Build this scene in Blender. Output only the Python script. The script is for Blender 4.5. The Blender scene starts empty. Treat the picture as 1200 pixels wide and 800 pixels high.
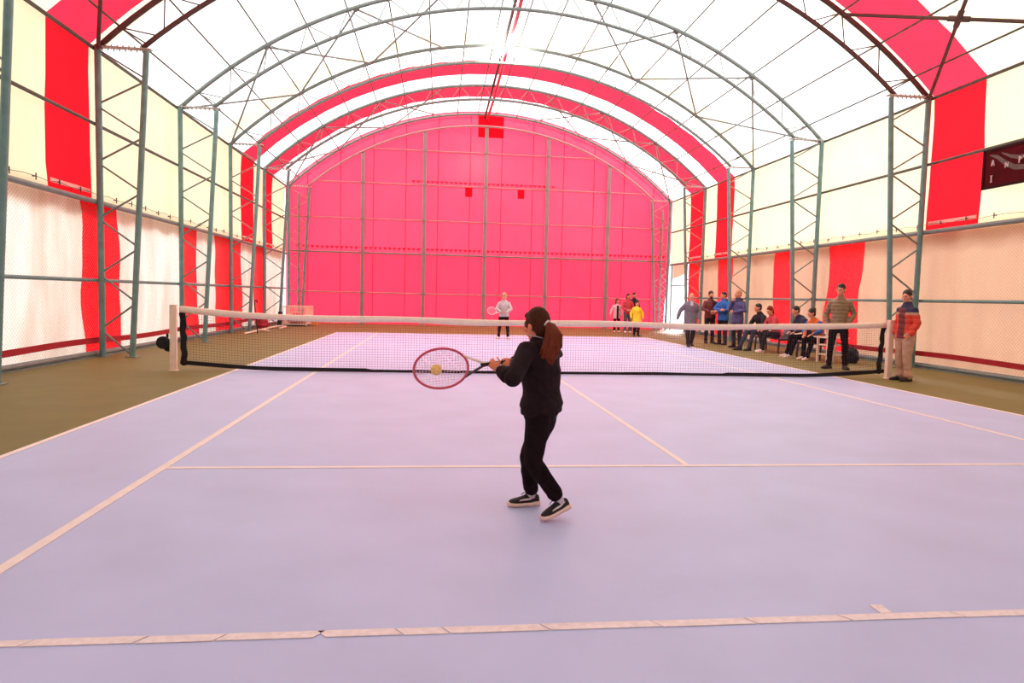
import bpy, bmesh, math, random
from math import sin, cos, pi, radians, sqrt, atan2
from mathutils import Vector, Matrix, noise

random.seed(7)
V = Vector
SC = bpy.context.scene
COL = SC.collection

# ------------------------------------------------------------------ camera
FPX = 783.5
cam_d = bpy.data.cameras.new('camera')
cam = bpy.data.objects.new('camera', cam_d)
COL.objects.link(cam)
SC.camera = cam
cam_d.sensor_width = 36.0
cam_d.lens = FPX / 1200.0 * 36.0
cam_d.clip_start = 0.05
cam_d.clip_end = 400
YAW, PITCH, ROLL = -0.1111, -0.0671, 0.0241
_r0 = V((cos(YAW), sin(YAW), 0)); _f0 = V((-sin(YAW), cos(YAW), 0)); _u0 = V((0, 0, 1))
_f = _f0 * cos(PITCH) + _u0 * sin(PITCH)
_u = _u0 * cos(PITCH) - _f0 * sin(PITCH)
_r = _r0 * cos(ROLL) + _u * sin(ROLL)
_u2 = _u * cos(ROLL) - _r0 * sin(ROLL)
cam.matrix_world = Matrix(((_r.x, _u2.x, -_f.x, -2.03), (_r.y, _u2.y, -_f.y, -11.66), (_r.z, _u2.z, -_f.z, 1.37), (0, 0, 0, 1)))

# ------------------------------------------------------------------ sky light and exposure
world = bpy.data.worlds.new('sky'); SC.world = world
world.use_nodes = True
wn = world.node_tree.nodes; wl = world.node_tree.links
bg = wn['Background']
bg.inputs['Color'].default_value = (0.93, 0.97, 1.04, 1)
bg.inputs['Strength'].default_value = 0.95
sun_d = bpy.data.lights.new('sun', 'SUN'); sun_d.energy = 3.0; sun_d.angle = radians(9); sun_d.color = (1.0, 0.98, 0.95)
sun = bpy.data.objects.new('sun', sun_d); COL.objects.link(sun)
sun.rotation_euler = V((.36, .72, .60)).to_track_quat('Z', 'Y').to_euler(); sun.location = (15, 40, 40)
SC.view_settings.view_transform = 'Standard'
SC.view_settings.look = 'None'
SC.view_settings.gamma = 1.0
SC.view_settings.use_curve_mapping = False
SC.view_settings.exposure = 1.50

# ------------------------------------------------------------------ materials
def srgb(r, g, b):
    def c(x):
        x = x / 255.0
        return x / 12.92 if x <= 0.04045 else ((x + 0.055) / 1.055) ** 2.4
    return (c(r), c(g), c(b), 1)

def mat(name, col, rough=0.6, var=0.12, scale=18.0, metal=0.0, bump=0.0, spec=0.4, stretch=None):
    m = bpy.data.materials.new(name); m.use_nodes = True
    n = m.node_tree.nodes; l = m.node_tree.links
    b = n['Principled BSDF']
    b.inputs['Roughness'].default_value = rough
    b.inputs['Metallic'].default_value = metal
    b.inputs['Specular IOR Level'].default_value = spec
    tc = n.new('ShaderNodeTexCoord'); mp = n.new('ShaderNodeMapping')
    l.new(tc.outputs['Object'], mp.inputs['Vector'])
    if stretch: mp.inputs['Scale'].default_value = stretch
    nz = n.new('ShaderNodeTexNoise'); nz.inputs['Scale'].default_value = scale; nz.inputs['Detail'].default_value = 4
    l.new(mp.outputs['Vector'], nz.inputs['Vector'])
    rp = n.new('ShaderNodeValToRGB')
    k0, k1 = 1 - var, 1 + var
    rp.color_ramp.elements[0].position = 0.3; rp.color_ramp.elements[1].position = 0.7
    rp.color_ramp.elements[0].color = (col[0] * k0, col[1] * k0, col[2] * k0, 1)
    rp.color_ramp.elements[1].color = (min(1, col[0] * k1), min(1, col[1] * k1), min(1, col[2] * k1), 1)
    l.new(nz.outputs['Fac'], rp.inputs['Fac']); l.new(rp.outputs['Color'], b.inputs['Base Color'])
    if bump:
        bp = n.new('ShaderNodeBump'); bp.inputs['Strength'].default_value = bump; bp.inputs['Distance'].default_value = 0.01
        l.new(nz.outputs['Fac'], bp.inputs['Height']); l.new(bp.outputs['Normal'], b.inputs['Normal'])
    return m

def sheet(name, col, tcol, fac, gloss=0.0, dirt=None, scale=(1, 1, 1)):
    """translucent PVC membrane: daylight from outside shines through it"""
    m = bpy.data.materials.new(name); m.use_nodes = True
    n = m.node_tree.nodes; l = m.node_tree.links
    out = n['Material Output']; n.remove(n['Principled BSDF'])
    tc = n.new('ShaderNodeTexCoord'); mp = n.new('ShaderNodeMapping'); mp.inputs['Scale'].default_value = scale
    l.new(tc.outputs['Object'], mp.inputs['Vector'])
    nz = n.new('ShaderNodeTexNoise'); nz.inputs['Scale'].default_value = 1.3; nz.inputs['Detail'].default_value = 6
    l.new(mp.outputs['Vector'], nz.inputs['Vector'])
    def ramp(c, d):
        rp = n.new('ShaderNodeValToRGB')
        rp.color_ramp.elements[0].position = 0.32; rp.color_ramp.elements[1].position = 0.62
        rp.color_ramp.elements[0].color = d; rp.color_ramp.elements[1].color = c
        l.new(nz.outputs['Fac'], rp.inputs['Fac']); return rp.outputs['Color']
    k = 0.93
    dcol = dirt or (col[0] * k, col[1] * k, col[2] * k, 1)
    q = [dcol[i] / max(col[i], 1e-4) for i in range(3)]
    dt = (tcol[0] * q[0], tcol[1] * q[1], tcol[2] * q[2], 1)
    d = n.new('ShaderNodeBsdfDiffuse'); t = n.new('ShaderNodeBsdfTranslucent'); mx = n.new('ShaderNodeMixShader')
    l.new(ramp(col, dcol), d.inputs['Color']); l.new(ramp(tcol, dt), t.inputs['Color'])
    mx.inputs['Fac'].default_value = fac
    l.new(d.outputs[0], mx.inputs[1]); l.new(t.outputs[0], mx.inputs[2])
    res = mx.outputs[0]
    if gloss:
        g = n.new('ShaderNodeBsdfGlossy'); g.inputs['Roughness'].default_value = 0.28
        m2 = n.new('ShaderNodeMixShader'); m2.inputs['Fac'].default_value = gloss
        l.new(res, m2.inputs[1]); l.new(g.outputs[0], m2.inputs[2]); res = m2.outputs[0]
    l.new(res, out.inputs['Surface'])
    return m

def glow(name, col, s):
    m = bpy.data.materials.new(name); m.use_nodes = True
    b = m.node_tree.nodes['Principled BSDF']
    b.inputs['Emission Color'].default_value = col; b.inputs['Emission Strength'].default_value = s
    return m

M = {}
M['roof_white'] = sheet('roof_white', (0.86, 0.84, 0.79, 1), (0.96, 0.94, 0.90, 1), 0.72)
M['roof_cream'] = sheet('roof_cream', (0.90, 0.83, 0.60, 1), (0.92, 0.83, 0.58, 1), 0.40)
M['unseen_dim_sheet'] = sheet('unseen_dim_sheet', (0.62, 0.57, 0.53, 1), (0.72, 0.66, 0.60, 1), 0.20)  # low translucency on unseen panels, added to darken the near floor
M['wall_cream'] = sheet('wall_cream', (0.85, 0.77, 0.54, 1), (0.88, 0.78, 0.47, 1), 0.34)
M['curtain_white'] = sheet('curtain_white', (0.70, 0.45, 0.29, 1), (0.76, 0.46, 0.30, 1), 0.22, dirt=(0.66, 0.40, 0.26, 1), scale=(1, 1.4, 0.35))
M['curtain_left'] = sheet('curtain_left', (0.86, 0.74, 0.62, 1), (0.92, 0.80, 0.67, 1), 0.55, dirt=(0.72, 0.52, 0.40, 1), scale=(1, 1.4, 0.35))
M['red_sheet'] = sheet('red_sheet', (0.86, 0.010, 0.017, 1), (1.0, 0.011, 0.019, 1), 0.54)
M['red_roof'] = sheet('red_roof', (0.74, 0.018, 0.05, 1), (0.85, 0.035, 0.07, 1), 0.42)
M['gable_upper'] = sheet('gable_upper', (0.74, 0.02, 0.08, 1), (0.98, 0.036, 0.082, 1), 0.45, gloss=0.05)
M['gable_lower'] = sheet('gable_lower', (0.80, 0.03, 0.07, 1), (0.97, 0.036, 0.085, 1), 0.34, gloss=0.02)
M['seam_red'] = sheet('seam_red', (0.82, 0.03, 0.075, 1), (0.98, 0.045, 0.10, 1), 0.62)
M['red_patch'] = sheet('red_patch', (0.82, 0.022, 0.06, 1), (0.98, 0.035, 0.085, 1), 0.66)
M['pink_hem'] = mat('pink_hem', srgb(250, 178, 165), 0.6, 0.05)
M['court_blue'] = mat('court_blue', srgb(187, 189, 226), 0.5, 0.05, 1.6, spec=0.35)
M['court_green'] = mat('court_green', srgb(119, 104, 53), 0.6, 0.08, 2.0, spec=0.3)
M['line_paint'] = mat('line_paint', srgb(238, 218, 214), 0.6, 0.05, 9)
M['tape_paint'] = mat('tape_paint', srgb(234, 214, 214), 0.55, 0.10, 30)
M['steel'] = mat('steel', srgb(102, 134, 130), 0.45, 0.15, 6, spec=0.4)
M['steel_grey'] = mat('steel_grey', srgb(118, 126, 120), 0.45, 0.12, 6, spec=0.4)
M['rail_grey'] = mat('rail_grey', srgb(96, 96, 86), 0.6, 0.12, 6, spec=0.2)
M['steel_dark'] = mat('steel_dark', srgb(94, 70, 66), 0.6, 0.12, 6, spec=0.2)
M['steel_flare_pink'] = mat('steel_flare_pink', srgb(176, 132, 132), 0.5, 0.08, 6)  # grey tubes, with the pink veil of flare put into their colour
M['post_grey'] = mat('post_grey', srgb(138, 124, 124), 0.35, 0.08, 6, spec=0.6)
M['galv'] = mat('galv', srgb(170, 165, 160), 0.45, 0.15, 30, spec=0.5)
M['ridge_red'] = mat('ridge_red', srgb(200, 70, 85), 0.4, 0.08, 5)
M['strap_red'] = mat('strap_red', srgb(165, 20, 32), 0.6, 0.1, 6)
M['wire'] = mat('wire', srgb(150, 125, 115), 0.5, 0.1, 20)
M['net_cord'] = mat('net_cord', srgb(80, 70, 84), 0.7, 0.1, 20)
M['net_black'] = mat('net_black', srgb(24, 18, 22), 0.8, 0.2, 20)
M['white_paint'] = mat('white_paint', srgb(240, 208, 186), 0.5, 0.06, 12)
M['white_tape'] = mat('white_tape', srgb(244, 216, 200), 0.7, 0.04, 12)
M['concrete'] = mat('concrete', srgb(215, 218, 222), 0.9, 0.06, 2)
M['black_cloth'] = mat('black_cloth', srgb(36, 20, 24), 0.85, 0.3, 25, bump=0.3, spec=0.15)
M['black_trouser'] = mat('black_trouser', srgb(27, 14, 17), 0.9, 0.3, 25, bump=0.25, spec=0.1)
M['dark_cloth'] = mat('dark_cloth', srgb(34, 26, 34), 0.85, 0.2, 20)
M['navy'] = mat('navy', srgb(48, 46, 74), 0.8, 0.15, 20)
M['slate'] = mat('slate', srgb(112, 100, 110), 0.8, 0.15, 20)
M['purple_navy'] = mat('purple_navy', srgb(82, 74, 118), 0.75, 0.15, 20)
M['blue'] = mat('blue', srgb(38, 88, 160), 0.7, 0.12, 20)
M['maroon'] = mat('maroon', srgb(108, 40, 42), 0.75, 0.15, 20)
M['olive'] = mat('olive', srgb(134, 106, 78), 0.6, 0.12, 20)
M['orange'] = mat('orange', srgb(214, 60, 36), 0.5, 0.1, 20)
M['orange_top'] = mat('orange_top', srgb(215, 105, 40), 0.7, 0.1, 20)
M['tan'] = mat('tan', srgb(176, 132, 104), 0.6, 0.08, 20)
M['khaki'] = mat('khaki', srgb(192, 148, 122), 0.8, 0.08, 16)
M['jeans'] = mat('jeans', srgb(88, 84, 96), 0.85, 0.2, 24)
M['dark_jeans'] = mat('dark_jeans', srgb(52, 48, 66), 0.85, 0.2, 24)
M['light_grey'] = mat('light_grey', srgb(188, 168, 168), 0.8, 0.16, 20)
M['pink_white'] = mat('pink_white', srgb(226, 172, 178), 0.8, 0.08, 20)
M['rose_red'] = mat('rose_red', srgb(190, 62, 72), 0.8, 0.12, 20)
M['yellow'] = mat('yellow', srgb(240, 196, 40), 0.6, 0.08, 20)
M['skin'] = mat('skin', srgb(214, 140, 112), 0.5, 0.06, 30, spec=0.35)
M['skin_warm'] = mat('skin_warm', srgb(226, 128, 92), 0.5, 0.06, 30, spec=0.35)
M['hair_brown'] = mat('hair_brown', srgb(72, 32, 12), 0.55, 0.45, 30, bump=0.5, spec=0.15, stretch=(5, 5, 0.7))
M['hair_auburn'] = mat('hair_auburn', srgb(116, 44, 20), 0.48, 0.5, 36, bump=0.6, spec=0.25, stretch=(6, 6, 0.5))
M['hair_black'] = mat('hair_black', srgb(34, 24, 22), 0.5, 0.3, 60)
M['hair_red'] = mat('hair_red', srgb(96, 36, 28), 0.5, 0.3, 40)
M['hair_blond'] = mat('hair_blond', srgb(186, 128, 84), 0.5, 0.2, 40)
M['eye'] = mat('eye', srgb(30, 20, 18), 0.2, 0.05)
M['shoe_black'] = mat('shoe_black', srgb(32, 22, 26), 0.7, 0.25, 60, bump=0.3)
M['shoe_white'] = mat('shoe_white', srgb(226, 202, 196), 0.6, 0.08, 30)
M['sole_white'] = mat('sole_white', srgb(240, 200, 182), 0.6, 0.05, 30)
M['sole_peach'] = mat('sole_peach', srgb(236, 172, 128), 0.6, 0.08, 30)
M['sock'] = mat('sock', srgb(200, 178, 190), 0.85, 0.15, 60)
M['racket_pink'] = mat('racket_pink', srgb(205, 70, 95), 0.35, 0.08, 20, spec=0.6)
M['racket_dark'] = mat('racket_dark', srgb(62, 30, 48), 0.35, 0.08, 20, spec=0.6)
M['grip'] = mat('grip', srgb(36, 28, 34), 0.8, 0.1, 60)
M['string'] = mat('string', srgb(238, 190, 200), 0.5, 0.04)
M['ball_felt'] = mat('ball_felt', srgb(255, 206, 66), 0.9, 0.1, 90, bump=0.4)
M['ball_seam'] = mat('ball_seam', srgb(245, 235, 215), 0.7, 0.03)
M['bench_dark'] = mat('bench_dark', srgb(58, 44, 42), 0.6, 0.2, 12)
M['bag_grey'] = mat('bag_grey', srgb(118, 112, 124), 0.8, 0.15, 20)
M['bag_cream'] = mat('bag_cream', srgb(226, 196, 176), 0.8, 0.1, 16)
M['sign_red'] = mat('sign_red', srgb(78, 4, 12), 0.7, 0.2, 5, spec=0.08)
M['sign_frame'] = mat('sign_frame', srgb(46, 18, 18), 0.7, 0.1, 8, spec=0.1)
M['sign_grey'] = mat('sign_grey', srgb(92, 70, 64), 0.5, 0.25, 8)
M['sign_white'] = mat('sign_white', srgb(225, 195, 190), 0.5, 0.1, 8)
M['rubber'] = mat('rubber', srgb(22, 18, 20), 0.7, 0.1, 30)
M['orange_plastic'] = mat('orange_plastic', srgb(240, 140, 60), 0.5, 0.05, 10)
M['lamp_face'] = glow('lamp_face', (1, 0.97, 0.92, 1), 60)

# ------------------------------------------------------------------ helpers
def link(name, me, m=None, parent=None, kind=None, smooth=False):
    o = bpy.data.objects.new(name, me); COL.objects.link(o)
    if m is not None:
        for mm in (m if isinstance(m, (list, tuple)) else [m]):
            me.materials.append(M[mm] if isinstance(mm, str) else mm)
    if parent is not None: o.parent = parent
    if kind: o['kind'] = kind
    if smooth:
        for p in me.polygons: p.use_smooth = True
    return o

def build(name, bm, m=None, parent=None, kind=None, smooth=False):
    bmesh.ops.recalc_face_normals(bm, faces=bm.faces[:])
    me = bpy.data.meshes.new(name); bm.to_mesh(me); bm.free()
    return link(name, me, m, parent, kind, smooth)

def tag(o, label, cat, group=None):
    o['label'] = label; o['category'] = cat
    if group: o['group'] = group
    return o

def empty(name, loc, label, cat, group=None, rz=0.0):
    o = bpy.data.objects.new(name, None); COL.objects.link(o)
    o.empty_display_size = 0.2
    o.location = loc; o.rotation_euler = (0, 0, rz)
    return tag(o, label, cat, group)

def NB(): return bmesh.new()

def box(bm, c, s, rz=0.0, mi=0, rot=None):
    mtx = rot or Matrix.Rotation(rz, 3, 'Z')
    vs = []
    for k in range(8):
        p = V(((k & 1) - .5, ((k >> 1) & 1) - .5, ((k >> 2) & 1) - .5))
        vs.append(bm.verts.new(mtx @ V((p.x * s[0], p.y * s[1], p.z * s[2])) + V(c)))
    for f in ((0, 1, 3, 2), (4, 6, 7, 5), (0, 4, 5, 1), (2, 3, 7, 6), (0, 2, 6, 4), (1, 5, 7, 3)):
        bm.faces.new([vs[i] for i in f]).material_index = mi
    return vs

def bar(bm, a, b, w, h, up=V((0, 0, 1)), mi=0):
    a = V(a); b = V(b); t = (b - a).normalized()
    s = t.cross(up)
    s = s.normalized() if s.length > 1e-4 else V((1, 0, 0))
    u = s.cross(t)
    box(bm, (a + b) / 2, (w, (b - a).length, h), mi=mi, rot=Matrix((s, t, u)).transposed())

def rod(bm, a, b, r, n=8, mi=0, r2=None):
    a = V(a); b = V(b); t = (b - a).normalized()
    s = t.cross(V((0, 0, 1)))
    s = s.normalized() if s.length > 1e-3 else V((1, 0, 0))
    u = s.cross(t)
    r2 = r if r2 is None else r2
    A = [bm.verts.new(a + (s * cos(2 * pi * k / n) + u * sin(2 * pi * k / n)) * r) for k in range(n)]
    B = [bm.verts.new(b + (s * cos(2 * pi * k / n) + u * sin(2 * pi * k / n)) * r2) for k in range(n)]
    for k in range(n):
        bm.faces.new((A[k], A[(k + 1) % n], B[(k + 1) % n], B[k])).material_index = mi
    bm.faces.new(A[::-1]).material_index = mi; bm.faces.new(B).material_index = mi

def tube(bm, pts, rad, side=None, n=14, round_ends=True, mi=0, closed=False, flat0=False):
    """loft through pts; rad = radius or (a along side, b across)"""
    pts = [V(p) for p in pts]
    N = len(pts)
    rad = [(r, r) if not isinstance(r, (tuple, list)) else r for r in (rad if isinstance(rad, (list, tuple)) and not (len(rad) == 2 and N != 2 and not isinstance(rad[0], (tuple, list))) else [rad] * N)]
    T = []
    for i in range(N):
        if closed: t = pts[(i + 1) % N] - pts[i - 1]
        else: t = pts[min(i + 1, N - 1)] - pts[max(i - 1, 0)]
        T.append(t.normalized())
    if side is None:
        ref = V((0, 0, 1)) if abs(T[0].z) < 0.9 else V((1, 0, 0))
        s = T[0].cross(ref).normalized()
        S = []
        for t in T:
            s = (s - t * s.dot(t)).normalized(); S.append(s)
    else:
        sl = side if isinstance(side, list) else [side] * N
        S = [(V(q) - t * V(q).dot(t)).normalized() for q, t in zip(sl, T)]
    rings = []
    def ring(c, s, u, a, b):
        return [bm.verts.new(c + s * (a * cos(2 * pi * k / n)) + u * (b * sin(2 * pi * k / n))) for k in range(n)]
    seq = []
    for i in range(N):
        seq.append((pts[i], S[i], T[i].cross(S[i]), rad[i][0], rad[i][1]))
    if round_ends and not closed:
        c, s, u, a, b = seq[0]; t = -T[0]; m_ = min(a, b)
        pre = [(c + t * (m_ * sin(q)), s, u, a * cos(q), b * cos(q)) for q in (1.25, 0.7)]
        c, s, u, a, b = seq[-1]; t = T[-1]; m_ = min(a, b)
        post = [(c + t * (m_ * sin(q)), s, u, a * cos(q), b * cos(q)) for q in (0.7, 1.25)]
        seq = (seq if flat0 else pre + seq) + post
    for q in seq: rings.append(ring(*q))
    L = len(rings)
    for i in range(L if closed else L - 1):
        A, B = rings[i], rings[(i + 1) % L]
        for k in range(n):
            bm.faces.new((A[k], A[(k + 1) % n], B[(k + 1) % n], B[k])).material_index = mi
    if not closed:
        bm.faces.new(rings[0][::-1]).material_index = mi
        bm.faces.new(rings[-1]).material_index = mi

def ball(bm, c, r, fr=None, nu=16, nv=10, mi=0):
    """ellipsoid, r=(x,y,z) in frame fr (3x3)"""
    fr = fr or Matrix.Identity(3); c = V(c)
    if not isinstance(r, (tuple, list)): r = (r, r, r)
    rows = []
    for j in range(1, nv):
        th = pi * j / nv
        rows.append([bm.verts.new(c + fr @ V((r[0] * sin(th) * cos(2 * pi * k / nu), r[1] * sin(th) * sin(2 * pi * k / nu), r[2] * cos(th)))) for k in range(nu)])
    top = bm.verts.new(c + fr @ V((0, 0, r[2]))); bot = bm.verts.new(c - fr @ V((0, 0, r[2])))
    for k in range(nu):
        bm.faces.new((top, rows[0][k], rows[0][(k + 1) % nu])).material_index = mi
        bm.faces.new((bot, rows[-1][(k + 1) % nu], rows[-1][k])).material_index = mi
        for j in range(len(rows) - 1):
            bm.faces.new((rows[j][k], rows[j + 1][k], rows[j + 1][(k + 1) % nu], rows[j][(k + 1) % nu])).material_index = mi

def disc(bm, c, r, axis, th, n=20, mi=0):
    c = V(c); a = V(axis).normalized()
    rod(bm, c - a * th / 2, c + a * th / 2, r, n, mi)

def fuse(bm, voxel, it=4, fac=0.5, disp=None):
    """merge the closed solids of a bmesh into ONE continuous skin"""
    bmesh.ops.recalc_face_normals(bm, faces=bm.faces[:])
    me = bpy.data.meshes.new('tmp'); bm.to_mesh(me); bm.free()
    o = bpy.data.objects.new('tmp', me); COL.objects.link(o)
    r = o.modifiers.new('r', 'REMESH'); r.mode = 'VOXEL'; r.voxel_size = voxel
    if it:
        s = o.modifiers.new('s', 'SMOOTH'); s.factor = fac; s.iterations = it
    bpy.context.view_layer.update()
    dg = bpy.context.evaluated_depsgraph_get()
    out = bpy.data.meshes.new_from_object(o.evaluated_get(dg))
    bpy.data.objects.remove(o); bpy.data.meshes.remove(me)
    out.materials.clear()
    if disp:
        nr = [v.normal.copy() for v in out.vertices]
        for v, q in zip(out.vertices, nr): v.co += q * disp(v.co)
        out.update()
    return out

def folds(amp, fx=9.0, fz=22.0, seed=0.0):
    def d(co): return amp * noise.noise(V((co.x * fx + seed, co.y * fx, co.z * fz)))
    return d

def lerp(a, b, t): return V(a) * (1 - t) + V(b) * t

ORD = ['nearest', 'second', 'third', 'fourth', 'fifth', 'sixth', 'seventh', 'eighth', 'ninth', 'tenth']
FR = [-1.9, 2.2, 6.3, 10.4, 14.5, 18.6]          # lattice frames along the hall
XO, XIB, XIT, ZE = 8.55, 8.0, 7.67, 5.9          # outer leg, inner leg foot/top, eave height
RA, ZC = 12.19, 9.4 - 12.19                      # roof arch
YB, YF = 18.85, -14.0                            # end wall, wall behind the camera
XW = 8.75
RM = sqrt(XW ** 2 + (5.98 - ZC) ** 2)
AM = atan2(XW, 5.98 - ZC)
def arc(r, a, y): return V((r * sin(a), y, ZC + r * cos(a)))

# ------------------------------------------------------------------ floor
def poly(bm, pts, mi=0):
    bm.faces.new([bm.verts.new(p) for p in pts]).material_index = mi

bm = NB()
poly(bm, [(-5.5, YF, 0), (5.5, YF, 0), (5.5, 11.9, 0), (-5.5, 11.9, 0)], 0)
poly(bm, [(-8.9, YF, 0), (-5.5, YF, 0), (-5.5, 11.9, 0), (-8.9, 11.9, 0)], 1)
poly(bm, [(5.5, YF, 0), (8.9, YF, 0), (8.9, 11.9, 0), (5.5, 11.9, 0)], 1)
poly(bm, [(-8.9, 11.9, 0), (8.9, 11.9, 0), (8.9, YB + .1, 0), (-8.9, YB + .1, 0)], 1)
floor = build('floor', bm, ['court_blue', 'court_green'], kind='structure')
bm = NB(); poly(bm, [(-70, -70, -.03), (70, -70, -.03), (70, 90, -.03), (-70, 90, -.03)])
build('ground', bm, 'concrete', kind='structure')

def strip(a, b, w, m='line_paint', name='court_line', z=0.0):
    bm = NB(); a = V((a[0], a[1], z + .0025)); b = V((b[0], b[1], z + .0025))
    bar(bm, a, b, w, .004)
    return build(name, bm, m, floor)
strip((-5.46, -11.9), (-5.46, 11.885), .06)
strip((5.46, -11.9), (5.46, 11.885), .06)
strip((-4.10, -11.9), (-4.10, 11.885), .065)
strip((4.10, -11.9), (4.10, 11.885), .06)
strip((-4.07, -6.375), (4.07, -6.375), .05)
strip((-4.07, 6.4), (4.07, 6.4), .05)
strip((.055, -6.35), (0, 0), .05)
strip((0, 0), (0, 6.4), .05)
strip((-5.46, 11.885), (5.46, 11.885), .09)
strip((-5.46, -11.885), (5.46, -11.885), .09)
# taped short-court base line: overlapping pieces of tape
TX = [-4.2, -3.70, -3.575, -3.16, -2.86, -2.48, -2.165, -1.98, -1.565, -1.09, -.67, -.24, .30, .85]
TAPE_Y = -9.0
for k in range(len(TX) - 1):
    o = .0015 * ((k * 7) % 3 - 1)
    bm = NB()
    g = .006 if k % 2 else .003
    x0, x1 = TX[k] + g, TX[k + 1] - g
    sl = .02 * (1 if k < 5 else -1)
    w = .052 if k != 1 else .046
    pts = [(x0 - sl, TAPE_Y - w / 2 + o), (x1 - sl, TAPE_Y - w / 2 + o), (x1 + sl, TAPE_Y + w / 2 + o), (x0 + sl, TAPE_Y + w / 2 + o)]
    lo = [bm.verts.new((x, y, .001)) for x, y in pts]; hi = [bm.verts.new((x, y, .004)) for x, y in pts]
    bm.faces.new(hi)
    for q in range(4): bm.faces.new((lo[q], lo[(q + 1) % 4], hi[(q + 1) % 4], hi[q]))
    build('tape_strip', bm, 'tape_paint', floor)
strip((-.02, TAPE_Y + .03), (-.02, TAPE_Y + .11), .055, 'tape_paint', 'centre_mark')

# ------------------------------------------------------------------ membrane roof
STR = [(.85, 2.30), (12.3, 13.8), (15.1, 16.6)]
def ybreaks():
    b = {YF, YB, -2.5, 2.75, 9.7, 10.7}
    for a, c in STR: b |= {a, c}
    return sorted(b)
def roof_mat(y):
    if y < -2.5: return 3  # roof out of view, dimmed on purpose to darken the near floor
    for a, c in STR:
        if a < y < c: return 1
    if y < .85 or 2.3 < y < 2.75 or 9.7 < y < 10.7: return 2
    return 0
bm = NB()
ys = []
yb = ybreaks()
for a, c in zip(yb[:-1], yb[1:]):
    n = max(1, int((c - a) / 1.0)); ys += [a + (c - a) * k / n for k in range(n)]
ys.append(YB)
NA = 36
grid = []
for y in ys:
    row = []
    for k in range(NA + 1):
        a = -AM + 2 * AM * k / NA
        d = min(abs(y - f) for f in FR)
        row.append(bm.verts.new(arc(RM + .0 - .03 * min(1, d / 2) * abs(sin(k * pi / 2)), a, y)))
    grid.append(row)
for i in range(len(ys) - 1):
    mi = roof_mat((ys[i] + ys[i + 1]) / 2)
    for k in range(NA):
        bm.faces.new((grid[i][k], grid[i + 1][k], grid[i + 1][k + 1], grid[i][k + 1])).material_index = mi
ceiling = build('ceiling', bm, ['roof_white', 'red_roof', 'roof_cream', 'unseen_dim_sheet'], kind='structure', smooth=True)

# ------------------------------------------------------------------ side walls: upper membrane, lower curtain
LOW_L = [(1.95, 3.45), (7.0, 8.1), (9.6, 12.4), (14.0, 15.6)]
LOW_R = [(4.55, 6.05), (7.95, 9.1), (12.25, 13.55), (15.3, 17.0)]
def upper_wall(s, name):
    bm = NB()
    zs = [3.0 + (5.98 - 3.0) * k / 6 for k in range(7)]
    br = sorted({YF, YB, -2.5, *[q for p in STR for q in p]})
    yy = []
    for a, c in zip(br[:-1], br[1:]):
        n = max(1, int((c - a) / .5)); yy += [a + (c - a) * k / n for k in range(n)]
    yy.append(YB)
    g = []
    for y in yy:
        row = []
        for k, z in enumerate(zs):
            w = .03 * noise.noise(V((y * .6, z * .5, s * 3))) if 0 < k < 6 else 0
            wy = 0
            if any(abs(y - q) < 1e-6 for p in STR for q in p): wy = .05 * noise.noise(V((y * 3, z * 1.1, 4)))
            row.append(bm.verts.new((s * (XW + .03 * sin(pi * k / 6) + w), y + wy, z)))
        g.append(row)
    for i in range(len(yy) - 1):
        ym = (yy[i] + yy[i + 1]) / 2
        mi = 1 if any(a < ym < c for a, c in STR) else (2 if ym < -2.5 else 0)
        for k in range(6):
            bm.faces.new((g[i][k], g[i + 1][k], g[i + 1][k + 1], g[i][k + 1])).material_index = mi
    return build(name, bm, ['wall_cream', 'red_sheet', 'unseen_dim_sheet'], kind='structure', smooth=True)

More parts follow.
